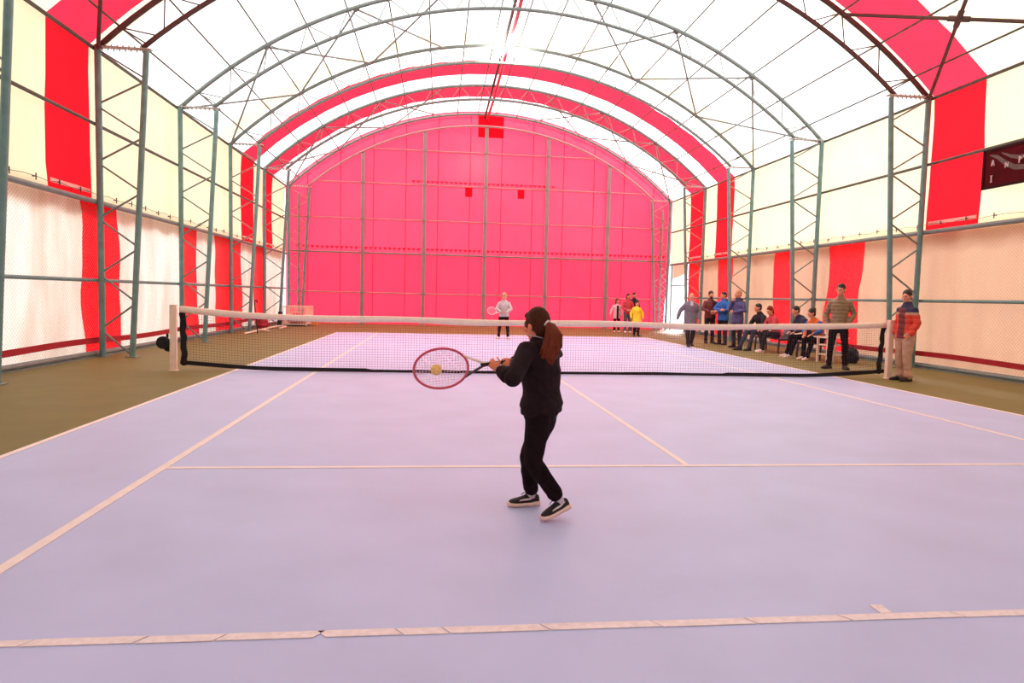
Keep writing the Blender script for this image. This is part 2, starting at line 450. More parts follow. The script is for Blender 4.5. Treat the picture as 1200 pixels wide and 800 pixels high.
def lower_curtain(s, stripes, y1, wall):
    bm = NB()
    NZ = 12
    br = sorted({YF, y1, *[min(q, y1) for p in stripes for q in p if p[0] < y1]})
    yy = []
    for a, c in zip(br[:-1], br[1:]):
        n = max(2, int((c - a) / .12)); yy += [a + (c - a) * k / n for k in range(n)]
    yy.append(y1)
    edges = [q for p in stripes for q in p]
    g = []
    for y in yy:
        row = []
        for k in range(NZ + 1):
            z = .03 + 3.0 * k / NZ
            t = k / NZ
            fold = .018 * sin(y * 9 + 2 * noise.noise(V((y * .5, 0, s)))) * (1 - .6 * t) + .03 * noise.noise(V((y * 1.4, z * .8, s * 5)))
            wy = 0
            if any(abs(y - q) < 1e-6 for q in edges):
                wy = .09 * noise.noise(V((y * 5, z * 1.3, s))) + .06 * sin(z * 2.2 + y) + (.08 * (1 - t))
            row.append(bm.verts.new((s * (XW + .06 + fold), y + wy, z)))
        g.append(row)
    for i in range(len(yy) - 1):
        ym = (yy[i] + yy[i + 1]) / 2
        mi = 1 if any(a < ym < c for a, c in stripes) else 0
        for k in range(NZ):
            bm.faces.new((g[i][k], g[i + 1][k], g[i + 1][k + 1], g[i][k + 1])).material_index = mi
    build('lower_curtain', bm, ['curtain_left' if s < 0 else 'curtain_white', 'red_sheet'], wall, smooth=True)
    # ragged valance of the upper membrane hanging behind the curtain
    bm = NB(); n = int((y1 - YF) / .13); prev = None
    for k in range(n + 1):
        y = YF + (y1 - YF) * k / n
        zb = 2.78 - .09 * abs(sin(y * 2.9)) - .05 * noise.noise(V((y * 6, 1, s)))
        a = bm.verts.new((s * (XW + .15), y, 3.1)); b = bm.verts.new((s * (XW + .15), y, zb))
        if prev: bm.faces.new((prev[0], a, b, prev[1]))
        prev = (a, b)
    build('valance', bm, 'curtain_white', wall)
    # lacing rope with hooks, and the pale hem on each red panel
    bm = NB()
    yl = -2.4
    pts = []
    while yl < y1 - .1:
        pts.append(V((s * (XW - .05), yl, 3.17 + .02 * sin(yl * 7)))); yl += .35
    tube(bm, pts, .005, n=5)
    for p in pts[::2]:
        rod(bm, p + V((0, 0, -.06)), p + V((0, 0, .05)), .011, 6)
        rod(bm, p, p + V((s * .06, 0, 0)), .012, 5)
    build('lacing', bm, 'steel_dark', wall)
    for a, c in STR:
        bm = NB(); box(bm, (s * (XW - .02), (a + c) / 2 - .04, 3.20), (.008, c - a - .12, .075))
        build('hem_band', bm, 'pink_hem', wall)

wall_left = upper_wall(-1, 'wall_left')
wall_right = upper_wall(1, 'wall_right')
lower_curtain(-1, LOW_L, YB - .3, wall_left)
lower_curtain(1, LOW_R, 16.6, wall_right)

# end walls
def end_wall(name, y, up, lo):
    bm = NB()
    zs = 3.1
    bot = [(-8.72, 0), (8.5, 0), (8.55, 1.2), (8.62, 2.2), (8.72, zs), (-8.72, zs)]
    bm.faces.new([bm.verts.new((x, y, z)) for x, z in bot]).material_index = 1
    pts = [(-8.74, zs), (8.74, zs)] + [(RM * sin(AM - 2 * AM * k / 40), ZC + RM * cos(AM - 2 * AM * k / 40)) for k in range(41)]
    bm.faces.new([bm.verts.new((x, y, z)) for x, z in pts]).material_index = 0
    return build(name, bm, [up, lo], kind='structure')
wall_back = end_wall('wall_back', YB, 'gable_upper', 'gable_lower')
end_wall('wall_front', YF, 'unseen_dim_sheet', 'unseen_dim_sheet')  # unseen wall, its sheet dimmed to keep light off the near floor
bm = NB()                                        # vertical welded seams
for k in range(12):
    x = -7.8 + k * 1.42
    zt = min(ZC + sqrt(RM ** 2 - x * x) - .1, 9.4)
    box(bm, (x, YB - .012, zt / 2 + .05), (.022, .006, zt - .1))
build('seam', bm, 'seam_red', wall_back)
for x, z, w, h in ((.2, 8.95, 1.15, 1.0), (-.75, 6.0, .32, .42), (1.62, 6.0, .3, .4)):
    bm = NB(); box(bm, (x, YB - .02, z), (w, .006, h)); build('patch', bm, 'red_patch', wall_back)
bm = NB()                                        # serrated flaps under the seams
for z0, xa, xb, d in ((6.42, -3.3, 3.2, .26), (3.42, -8.3, 8.3, .3)):
    x = xa
    while x < xb:
        w = .18
        vs = [bm.verts.new((x, YB - .03, z0)), bm.verts.new((x + w, YB - .03, z0)), bm.verts.new((x + w * .5, YB - .035, z0 - d * .42))]
        bm.faces.new(vs); x += w + .03
build('flap_row', bm, 'seam_red', wall_back)
bm = NB()                                        # zigzag lacing at the curtain edge by the door
zz = [(8.3 + .22 * (k % 2), YB - .08, .2 + .19 * k) for k in range(15)]
tube(bm, zz, .015, n=5)
build('edge_lacing', bm, 'white_paint', wall_back)

# doorway in the right wall (pulled-back curtain, daylight outside)
bm = NB()
bar(bm, (XW, 16.75, 2.05), (XW, 18.55, 2.05), .05, .05)
bar(bm, (XW, 16.72, 0), (XW, 16.72, 3.0), .06, .06, V((1, 0, 0)))
bar(bm, (XW, 18.6, 0), (XW, 18.6, 3.0), .06, .06, V((1, 0, 0)))
door = build('door_1', bm, 'steel_grey', kind='structure')
bm = NB(); poly(bm, [(XW + .03, 17.3, 2.5), (XW + .03, 18.55, 2.35), (XW + .03, 18.55, 3.05), (XW + .03, 16.75, 3.05), (XW + .03, 16.75, 2.62)])
build('rolled_flap', bm, 'curtain_white', door)

# ------------------------------------------------------------------ steel frames
SIDE = {-1: 'left', 1: 'right'}
def column(s, i):
    y = FR[i]
    far = ' by the red end wall' if i == 5 else ''
    root = empty('lattice_column', (s * XO, y, 0), f'teal lattice column on the {SIDE[s]} side, {"nearest to the camera" if i == 0 else ORD[i] + " from the camera"}{far}', 'column', 'lattice columns along the side walls')
    o = V((s * XO, y, 0))
    up = 'steel' if i != 1 else 'steel'
    def part(name, f, m=up):
        bm = NB(); f(bm); return build(name, bm, m, root, smooth=False)
    part('outer_chord', lambda b: rod(b, (0, 0, 0), (0, 0, ZE), .058, 12))
    I0 = V((-s * (XO - XIB), 0, 0)); I1 = V((-s * (XO - XIT), 0, ZE - .02))
    part('inner_chord', lambda b: rod(b, I0, I1, .055, 12))
    def web(b):
        n = 11
        for k in range(n):
            z0 = ZE - k * ZE / n - .03; z1 = ZE - (k + 1) * ZE / n + .03
            def P(z, inner): return I0 + (I1 - I0) * (z / ZE) if inner else V((0, 0, z))
            rod(b, P(z0, k % 2), P(max(z1, .03), (k + 1) % 2), .019, 6)
    part('web', web, 'steel_grey')
    def cap(b):
        box(b, (-s * (XO - XIT) / 2, 0, ZE + .02), (XO - XIT + .2, .13, .02))
        for k in range(8):
            x = -s * (.06 + k * .105)
            rod(b, (x, -.05, ZE - .03), (x, -.05, ZE + .06), .014, 6); rod(b, (x, .05, ZE - .03), (x, .05, ZE + .06), .014, 6)
    part('cap_plate', cap, 'galv')
    def foot(b):
        box(b, (I0.x, 0, .008), (.2, .2, .016)); box(b, (0, 0, .008), (.18, .2, .016))
    part('foot_plate', foot, 'steel_grey')
    if s == -1 and i == 4:
        part('foot_wrap', lambda b: rod(b, I0 + V((0, 0, .05)), I0 + (I1 - I0) * .1, .085, 12), 'rubber')
    return root
for i in range(6):
    column(-1, i)
    if i: column(1, i)

AO = atan2(XO, ZE - ZC)
PUR = [1.9, 6.2, 11.3, 16.3, 21.4, 26.6, 31.8, 36.9, 41.8]
def arch(i):
    y = FR[i]
    root = empty('lattice_arch', (0, y, ZE), f'steel lattice roof arch over the court, {ORD[i]} frame from the camera' if i < 5 else 'steel roof arch along the top of the red end wall', 'arch', 'lattice roof arches')
    m1 = {1: 'steel_dark', 5: 'steel_flare_pink'}.get(i, 'steel_grey')
    base = V((0, y, ZE))
    RI = RA - .52
    def chord(r, amax, rr):
        bm = NB(); n = 44
        tube(bm, [arc(r, -amax + 2 * amax * k / n, y) - base for k in range(n + 1)], rr, n=8, round_ends=False)
        return bm
    aI = atan2(XIT, sqrt(RI ** 2 - XIT ** 2)) + .008
    build('upper_chord', chord(RA, AO, .054), m1 if i != 5 else 'steel_grey', root, smooth=True)
    build('lower_chord', chord(RI, aI, .048), m1, root, smooth=True)
    if i == 5: return
    bm = NB()
    nodes = sorted([-a for a in PUR] + PUR)
    for q in range(len(nodes)):
        a = radians(nodes[q])
        for d in (-1, 1):
            if q + d < 0: b = -aI + .01
            elif q + d >= len(nodes): b = aI - .01
            else: b = radians((nodes[q] + nodes[q + d]) / 2) - d * .006
            b = max(-aI, min(aI, b))
            rod(bm, arc(RA, a, y) - base, arc(RI, b, y) - base, .015, 5)
    build('web', bm, m1, root)
for i in range(1, 6): arch(i)

# purlins and ridge
for q, a in enumerate(PUR):
    for s in (-1, 1):
        bm = NB(); p = arc(RA + .05, s * radians(a), 0)
        rod(bm, (p.x, -6.0, p.z), (p.x, YB - .05, p.z), .021, 6)
        o = build('roof_purlin', bm, 'rail_grey')
        tag(o, f'thin grey roof tube, {"first" if q == 0 else ORD[q]} purlin to the {SIDE[s]} of the red ridge tube', 'purlin', 'roof purlins running down the hall')
root = empty('ridge_tube', (0, 2, 9.1), 'red tube hanging along the ridge of the white roof, beside a dark pipe', 'tube')
bm = NB(); tube(bm, [(.03 + .012 * sin(k), -6 - 2 + k * 1.0, .1 - .03 * sin(k * 1.5)) for k in range(26)], .055, n=10)
build('red_pipe', bm, 'ridge_red', root, smooth=True)
bm = NB(); rod(bm, (-.1, -8, .18), (-.1, YB - 2.05, .18), .045, 8)
for k in range(6): rod(bm, (-.1, -1.5 + k * 3.4, .18), (-.02, -1.5 + k * 3.4, .42), .015, 5)
o = build('dark_pipe', bm, 'steel_dark', root); o['label'] = 'dark steel pipe'

# wind braces in the roof
NOD = [44.5, 32.0, 20.4, 9.3]
FRN = ['nearest', '', 'middle', '', 'farthest', '']
PAN = ['lowest panel', 'middle panel', 'top panel']
for (i, j) in ((0, 1), (2, 3), (4, 5)):
    for s in (-1, 1):
        for q in range(3):
            for d in (0, 1):
                a, b = (NOD[q], NOD[q + 1]) if d == 0 else (NOD[q + 1], NOD[q])
                if i == 0 and (q > 0 or (s == -1 and d == 0) and False): continue
                bm = NB(); r = RA - .03
                A = arc(r, s * radians(a), FR[i] + .04); B = arc(r, s * radians(b), FR[j] - .04)
                rod(bm, A, B, .027 if i else .036, 7)
                if i == 0: rod(bm, lerp(A, B, .46), lerp(A, B, .54), .055, 7)
                for P_, Q_ in ((A, B), (B, A)):
                    box(bm, lerp(P_, Q_, .015), (.09, .09, .03))
                o = build('roof_brace', bm, 'steel_dark' if i == 0 else 'steel_grey')
                tag(o, f'{FRN[i]} bay roof brace, {SIDE[s]} side, {PAN[q]}, {"rising" if d == 0 else "falling"} towards the red wall', 'brace', 'crossed wind braces under the roof')

# wall rails
for s in (-1, 1):
    y1 = 18.5
    for z, r, nm, mm in ((ZE, .036, 'at eaves height', 'rail_grey'), (4.48, .034, 'halfway up the upper cream sheet', 'rail_grey'), (3.0, .05, 'where the upper sheet meets the lower curtain', 'steel_grey'), (1.49, .034, 'at chest height before the lower curtain', 'steel')):
        bm = NB()
        rod(bm, (s * 8.635, -6.5, z), (s * 8.635, y1 if (z > 2 or s < 0) else 16.6, z), r, 8)
        o = build('wall_rail', bm, mm)
        tag(o, f'long steel tube along the {SIDE[s]} wall {nm}', 'rail', 'steel wall rails')
    bm = NB(); ye = 18.4 if s < 0 else 16.6
    rod(bm, (s * 8.69, -6.5, .07), (s * 8.69, ye, .07), .05, 8)
    box(bm, (s * 8.69, (ye - 6.5) / 2, .012), (.16, ye + 6.5, .024))
    tag(build('base_rail', bm, 'steel_grey'), f'grey bottom rail lying on the floor along the {SIDE[s]} wall', 'rail', 'steel wall rails')
    bm = NB(); n = 60; prev = None
    for k in range(n + 1):
        y = -6.4 + (ye + 6.0) * k / n
        z = .31 + .02 * sin(y * 1.1) ; x = s * (8.655)
        c = [bm.verts.new((x + dx, y, z + dz)) for dx, dz in ((-.006, -.055), (.006, -.055), (.006, .055), (-.006, .055))]
        if prev:
            for e in range(4): bm.faces.new((prev[e], prev[(e + 1) % 4], c[(e + 1) % 4], c[e]))
        else: bm.faces.new(c)
        prev = c
    bm.faces.new(prev)
    tag(build('red_strap', bm, 'strap_red'), f'dark red band running low along the {SIDE[s]} wall', 'strap')
    # chain link: diagonal wires
    bm = NB(); z0, z1 = .135, 2.94; H = z1 - z0; pitch = .075
    y0, yE = -6.4, ye
    k = y0 - H
    def wire(ya, za, yb_, zb):
        w = .0016
        vs = [bm.verts.new((s * 8.70 + dx, yy_, zz_ + dz)) for yy_, zz_ in ((ya, za), (yb_, zb)) for dx, dz in ((-w, -w), (w, -w), (0, w))]
        for e in range(3): bm.faces.new((vs[e], vs[(e + 1) % 3], vs[3 + (e + 1) % 3], vs[3 + e]))
    while k < yE:
        a, b = max(k, y0), min(k + H, yE)
        if b > a:
            wire(a, z0 + (a - k), b, z0 + (b - k)); wire(a, z1 - (a - k), b, z1 - (b - k))
        k += pitch
    tag(build('chain_link_mesh', bm, 'wire'), f'diamond wire mesh stretched over the lower {SIDE[s]} wall', 'wire mesh')

# gable posts and rails
GX = [-8.13, -5.40, -2.72, 0.0, 2.80, 5.64, 8.2]
for k, x in enumerate(GX):
    zt = ZC + sqrt((RA - .52) ** 2 - x * x)
    bm = NB(); thin = k in (0, 6)
    w = .09 if thin else .15
    box(bm, (x, FR[5] + .06, zt / 2), (w, .1, zt))
    if not thin:
        for z in (1.39, 3.15, 4.65, 6.22, 7.72):
            if z < zt - .2: box(bm, (x, FR[5] - .005, z), (w + .05, .03, .09))
        box(bm, (x, FR[5] + .06, .01), (.3, .24, .02))
    root = build('end_wall_post', bm, 'post_grey')
    tag(root, f'grey upright post against the red end wall, {["leftmost thin one", "second from the left", "third from the left", "the middle one under the ridge", "third from the right", "second from the right", "rightmost thin one near the doorway"][k]}', 'post', 'posts on the red end wall')
for k, (z, nm) in enumerate(((1.39, 'lowest'), (3.15, 'second lowest'), (4.65, 'middle'), (6.22, 'second highest'), (7.72, 'highest'))):
    xe = min(8.5, sqrt(max((RA - .52) ** 2 - (z - ZC) ** 2, .1)))
    bm = NB(); rod(bm, (-xe, FR[5] + .15, z), (xe, FR[5] + .15, z), .03 if z != 3.15 else .04, 8)
    tag(build('end_wall_rail', bm, 'steel_flare_pink' if z != 3.15 else 'steel_grey'), f'horizontal tube across the red end wall, {nm} of five', 'rail', 'rails across the red end wall')

# bulbs at the ridge
for s in (-1, 1):
    x = .28 * s + .05
    root = empty('lamp', (x, 10.14, 9.12), f'glaring bare bulb lamp at the roof ridge, {"left" if s < 0 else "right"} of the red tube', 'lamp', 'bulb lamps at the ridge')
    bm = NB(); ball(bm, (0, 0, 0), (.12, .12, .11)); build('bulb', bm, 'lamp_face', root, smooth=True)
    bm = NB(); rod(bm, (0, 0, .09), (0, 0, .17), .07, 14, r2=.04); build('socket', bm, 'galv', root)
    bm = NB(); rod(bm, (0, 0, .17), (0, .2, .22), .015, 6); build('bracket', bm, 'steel_dark', root)

# ------------------------------------------------------------------ tennis net
def ztop(x): return .965 + .11 * abs(x / 6.32) ** 5 + .012 * sin(x * 1.7)
def zbot(x): return .012 + .10 * max(0, (abs(x) - 4.6) / 1.72) ** 1.6
def nety(x, z): return .03 * sin(x * .9) * (1 - z)
net = empty('tennis_net', (0, 0, 0), 'black tennis net with white top tape stretched across the blue court', 'net')
XN = 6.30
bm = NB(); prev = None; n = 120
for k in range(n + 1):
    x = -XN + 2 * XN * k / n; z1 = ztop(x); h = .105 + .008 * sin(x * 3)
    c = [bm.verts.new((x, dy, z)) for dy, z in ((-.02, z1 - h), (-.022, z1 - .01), (0, z1), (.022, z1 - .01), (.02, z1 - h))]
    if prev:
        for e in range(5): bm.faces.new((prev[e], c[e], c[(e + 1) % 5], prev[(e + 1) % 5]))
    else: bm.faces.new(c)
    prev = c
bm.faces.new(prev[::-1])
build('top_tape', bm, 'white_tape', net, smooth=True)
bm = NB(); prev = None
for k in range(n + 1):
    x = -XN + 2 * XN * k / n; z0 = zbot(x)
    h = .045 + .03 * max(0, noise.noise(V((x * .8, 2, 0)))) + .02 * (abs(x) > 3.2)
    c = [bm.verts.new((x, dy + nety(x, z0), z)) for dy, z in ((-.014, z0), (.014, z0), (.012, z0 + h), (-.012, z0 + h))]
    if prev:
        for e in range(4): bm.faces.new((prev[e], c[e], c[(e + 1) % 4], prev[(e + 1) % 4]))
    else: bm.faces.new(c)
    prev = c
bm.faces.new(prev[::-1])
build('bottom_band', bm, 'net_black', net)
bm = NB(); w = .0015
def strand(pts):
    prev = None
    for p in pts:
        c = [bm.verts.new(V(p) + V(d)) for d in ((-w, -w, -w), (w, -w, w), (0, w, 0))]
        if prev:
            for e in range(3): bm.faces.new((prev[e], prev[(e + 1) % 3], c[(e + 1) % 3], c[e]))
        prev = c
x = -XN + .02
while x < XN:
    a, b = zbot(x) + .03, ztop(x) - .09
    strand([(x, nety(x, a), a), (x, nety(x, (a + b) / 2), (a + b) / 2), (x, nety(x, b), b)])
    x += .0475
for q in range(20):
    t = (q + .5) / 20
    pts = []
    for k in range(61):
        x = -XN + 2 * XN * k / 60; a, b = zbot(x) + .03, ztop(x) - .09; z = a + (b - a) * t
        pts.append((x, nety(x, z), z))
    strand(pts)
build('net_mesh', bm, 'net_cord', net)
for s in (-1, 1):
    bm = NB()
    pts = [(s * (XN - .05 - (.05 if s > 0 else .02) * (1 - k / 10) ** 1.5 + .012 * sin(k * 2.3)), 0, .1 + k * .094) for k in range(11)]
    tube(bm, pts, [(.05 + .012 * sin(k * 3.1), .012) for k in range(11)], side=V((1, 0, 0)), n=8)
    o = build('side_strip', bm, 'net_black', net, smooth=True); o['label'] = 'black lacing strip'
for s in (-1, 1):
    root = empty('net_post', (s * 6.40, 0, 0), 'white net post with a black winder wheel, left end of the net' if s < 0 else 'white net post beside the orange jacket, right end of the net', 'post', 'net posts')
    bm = NB()
    box(bm, (0, 0, .54), (.098, .098, 1.08)); box(bm, (0, 0, 1.09), (.106, .106, .02))
    bmesh.ops.bevel(bm, geom=bm.edges[:], offset=.008, segments=2, affect='EDGES')
    build('post', bm, 'white_paint', root)
    bm = NB(); box(bm, (0, 0, .006), (.125, .125, .012)); build('foot_plate', bm, 'white_paint', root)
    if s < 0:
        bm = NB()
        disc(bm, (-.15, -.04, .47), .105, (0, 1, 0), .05, 24); disc(bm, (-.09, .04, .40), .085, (0, 1, 0), .05, 24)
        disc(bm, (-.15, -.075, .47), .035, (0, 1, 0), .03, 14)
        rod(bm, (-.07, 0, .47), (-.15, 0, .47), .02, 8)
        rod(bm, (-.09, -.02, .55), (-.09, -.02, .62), .02, 8)
        o = build('winder', bm, 'rubber', root); o['label'] = 'black net winder wheel'

# ------------------------------------------------------------------ rackets and ball
def racket(name, label, center, xdir, nrm, mats, rx=.165, ry=.125, length=.62, flip=False):
    root = empty(name, center, label, 'racket')
    X = V(xdir).normalized(); N = V(nrm); N = (N - X * N.dot(X)).normalized(); Y = N.cross(X)
    def P(x, y, z=0): return X * x + Y * y + N * z
    k = 40
    bm = NB(); tube(bm, [P(rx * cos(2 * pi * i / k), ry * sin(2 * pi * i / k)) for i in range(k)], (.0075, .010), side=[P(cos(2 * pi * i / k), sin(2 * pi * i / k)) for i in range(k)], n=8, closed=True) if False else None
    pts = [P(rx * cos(2 * pi * i / k), ry * sin(2 * pi * i / k)) for i in range(k)]
    tube(bm, pts, [.0078] * k, n=8, closed=True)
    build('hoop', bm, mats[0], root, smooth=True)
    bm = NB()                                    # open throat: two arms meeting in the shaft; handle runs towards -x
    a = radians(180 - 34)
    def prong(b, s): tube(b, [P(rx * cos(a), s * ry * sin(a)), P(-rx - .045, s * .030), P(-rx - .09, s * .010), P(-rx - .13, s * .003)], [.0075, .008, .008, .009], n=8)
    prong(bm, 1 if flip else -1)
    b2 = NB(); prong(b2, -1 if flip else 1)
    o = build('throat_arm', b2, 'white_tape', root, smooth=True); o['label'] = 'white throat arm'
    he = length - rx
    tube(bm, [P(-rx - .12, 0), P(-he + .13, 0)], [.0095, .0105], n=8)
    build('throat', bm, mats[1], root, smooth=True)
    bm = NB(); tube(bm, [P(-he + .15, 0), P(-he + .02, 0), P(-he + .012, 0), P(-he, 0)], [.0118, .0122, .015, .015], n=8)
    build('handle', bm, mats[2], root)
    bm = NB()
    def chordset(n, along):
        for q in range(n):
            t = -1 + 2 * (q + .5) / n
            if along: y = t * ry * .96; h = rx * sqrt(1 - (y / ry) ** 2); rod(bm, P(-h, y, .001), P(h, y, .001), .0011, 4)
            else: x = t * rx * .96; h = ry * sqrt(1 - (x / rx) ** 2); rod(bm, P(x, -h, -.001), P(x, h, -.001), .0011, 4)
    chordset(14, True); chordset(17, False)
    build('strings', bm, 'string', root)
    return root
racket('tennis_racket', 'pink tennis racket swung in both hands of the child in black', (-2.006, -7.685, .934), (-.99, -.10, -.10), (.12, -1, .08), ('racket_pink', 'racket_dark', 'grip'), rx=.162, ry=.118, length=.56, flip=True)
root = empty('tennis_ball', (-2.035, -7.63, .920), 'yellow tennis ball meeting the strings of the pink racket', 'ball')
bm = NB(); ball(bm, (0, 0, 0), .0335, nu=24, nv=16); build('felt', bm, 'ball_felt', root, smooth=True)
bm = NB(); pts = []
for k in range(48):
    t = 2 * pi * k / 48
    p = V((cos(t) + .35 * cos(3 * t), sin(t) - .35 * sin(3 * t), .95 * sin(2 * t))).normalized() * .0335
    pts.append(p)
tube(bm, pts, [.0011] * 48, n=5, closed=True); build('seam', bm, 'ball_seam', root)

# ------------------------------------------------------------------ people
def frame(f, u):
    f = V(f).normalized(); u = V(u); u = (u - f * u.dot(f)).normalized(); s = f.cross(u)   # s = person's right
    return Matrix((s, f, u)).transposed()

def head_solid(bm, c, F, k):
    def E(p, r): ball(bm, V(c) + F @ (V(p) * k), tuple(q * k for q in r), F)
    E((0, -.008, .022), (.074, .094, .100)); E((0, .022, -.04), (.060, .070, .072)); E((0, .058, -.092), (.026, .026, .020))
    E((0, .084, .018), (.050, .014, .012)); E((0, .098, -.022), (.012, .018, .027)); E((0, .107, -.034), (.014, .012, .010))
    E((0, .088, -.062), (.024, .012, .006)); E((0, .086, -.072), (.020, .012, .006))
    for s in (-1, 1):
        E((s * .046, .064, -.022), (.022, .02, .02))
        E((s * .077, -.008, -.012), (.009, .020, .030))

def hand_solid(bm, w, d, pn, side, curl, k):
    """w wrist, d direction of the fingers, pn palm normal (palm faces pn), side +1 right / -1 left"""
    d = V(d).normalized(); pn = V(pn); pn = (pn - d * pn.dot(d)).normalized()
    ax = d.cross(pn) * side                      # towards the thumb side
    w = V(w)
    tube(bm, [w - d * .01 * k, w + d * .03 * k, w + d * .075 * k, w + d * .09 * k], [(.024 * k, .018 * k), (.034 * k, .015 * k), (.038 * k, .013 * k), (.034 * k, .011 * k)], side=ax, n=10)
    for q, (o, l) in enumerate(((.028, .070), (.0095, .079), (-.0095, .073), (-.028, .058))):
        p = w + d * (.088 * k) + ax * (o * k); dd = d + ax * o * 4; dd.normalize(); pts = [p - d * .02 * k, p]
        for seg in (.45, .32, .25):
            c, s_ = cos(curl), sin(curl)
            dd = (dd * c + pn * s_).normalized(); pn2 = (pn * c - dd * s_)
            p = p + dd * (l * seg * k); pts.append(p)
        tube(bm, pts, [.0085 * k, .0085 * k, .0082 * k, .0075 * k, .0068 * k], n=8)
    p = w + d * .03 * k + ax * .03 * k
    d1 = (d * .65 + ax * .75 + pn * .25).normalized(); d2 = (d + ax * .15 + pn * (.3 + .5 * curl)).normalized()
    tube(bm, [p - ax * .015 * k, p + d1 * .032 * k, p + d1 * .032 * k + d2 * .03 * k, p + d1 * .032 * k + d2 * .052 * k], [.012 * k, .0105 * k, .009 * k, .0075 * k], n=8)

def stand(H, **kw):
    S = H / 1.75
    J = dict(pel=(0, 0, .93), chest=(0, .0, 1.27), neck=(0, -.01, 1.46), head=(0, .015, 1.63), sR=(.165, -.01, 1.36), sL=(-.165, -.01, 1.36),
             eR=(.235, -.03, 1.13), eL=(-.235, -.03, 1.13), wR=(.225, .06, .88), wL=(-.225, .06, .88),
             hR=(.09, 0, .90), hL=(-.09, 0, .90), kR=(.105, .015, .49), kL=(-.105, .015, .49), aR=(.11, -.02, .085), aL=(-.11, -.02, .085),
             hf=(0, 1, 0), hu=(0, 0, 1), tR=(.15, 1, 0), tL=(-.15, 1, 0), dR=(0, .2, -1), dL=(0, .2, -1), pR=(-1, 0, 0), pL=(1, 0, 0), side=(1, 0, 0), hside=(1, 0, 0), curl=.35)
    J.update(kw)
    out = {}
    for k_, v in J.items():
        if k_ in ('hf', 'hu', 'tR', 'tL', 'dR', 'dL', 'pR', 'pL', 'side', 'hside'): out[k_] = V(v)
        elif k_ == 'curl': out[k_] = v
        else: out[k_] = V(v) * S
    return out

def torso(bm, J, S, off, hem, top='neck', wide=1.0, xhem=0.0):
    pel, ch, nk = J['pel'], J['chest'], J['neck']
    dn = (pel - ch).normalized()
    pts, rad, sd = [], [], []
    def add(p, a, b, t):
        pts.append(V(p)); rad.append(((a * wide + off) * (1 if a < .07 else 1), b * wide + off)); sd.append(J['hside'].lerp(J['side'], t))
    s = S
    if hem > .02 * s: add(pel + dn * hem, .158 * s + xhem, .115 * s + xhem, 0)
    else: add(pel + dn * .05 * s, .13 * s, .10 * s, 0)
    add(pel, .160 * s, .115 * s, 0)
    add(lerp(pel, ch, .5), .142 * s, .102 * s, .5)
    add(ch, .162 * s, .115 * s, 1)
    add(lerp(ch, nk, .5), .165 * s, .100 * s, 1)
    add(lerp(ch, nk, .82), .112 * s, .080 * s, 1)
    add(nk, .064 * s, .062 * s, 1)
    tube(bm, pts, rad, side=sd, n=18, flat0=hem > .02 * s)

def arm(bm, J, S, R, off, to=1.0, bulk=1.0):
    sh, el, wr = J['s' + R], J['e' + R], J['w' + R]
    inn = lerp(sh, J['neck'], .45) - V((0, 0, .03 * S))
    pts = [inn, sh, lerp(sh, el, .45), el, lerp(el, wr, .35)]
    rad = [.055 * S, .058 * S, .049 * S, .042 * S, .041 * S]
    pts.append(lerp(el, wr, .98 * to)); rad.append(.041 * S + (.027 - .041) * S * to)
    tube(bm, pts, [r * bulk + off for r in rad], n=12)
    ball(bm, el, .041 * S * bulk + off)

def leg(bm, J, S, R, off, to=1.0, cuff=None, bulk=1.0):
    hp, kn, an = J['h' + R], J['k' + R], J['a' + R]
    top = hp + V((0, 0, .03 * S))
    pts = [top, lerp(hp, kn, .12), lerp(hp, kn, .5), kn, lerp(kn, an, .32), lerp(kn, an, .7), lerp(kn, an, to)]
    rad = [.085 * S, .088 * S, .076 * S, .056 * S, .055 * S, .042 * S, cuff if cuff is not None else .038 * S]
    tube(bm, pts, [r * bulk + off for r in rad], n=14)
    ball(bm, kn, .055 * S * bulk + off)

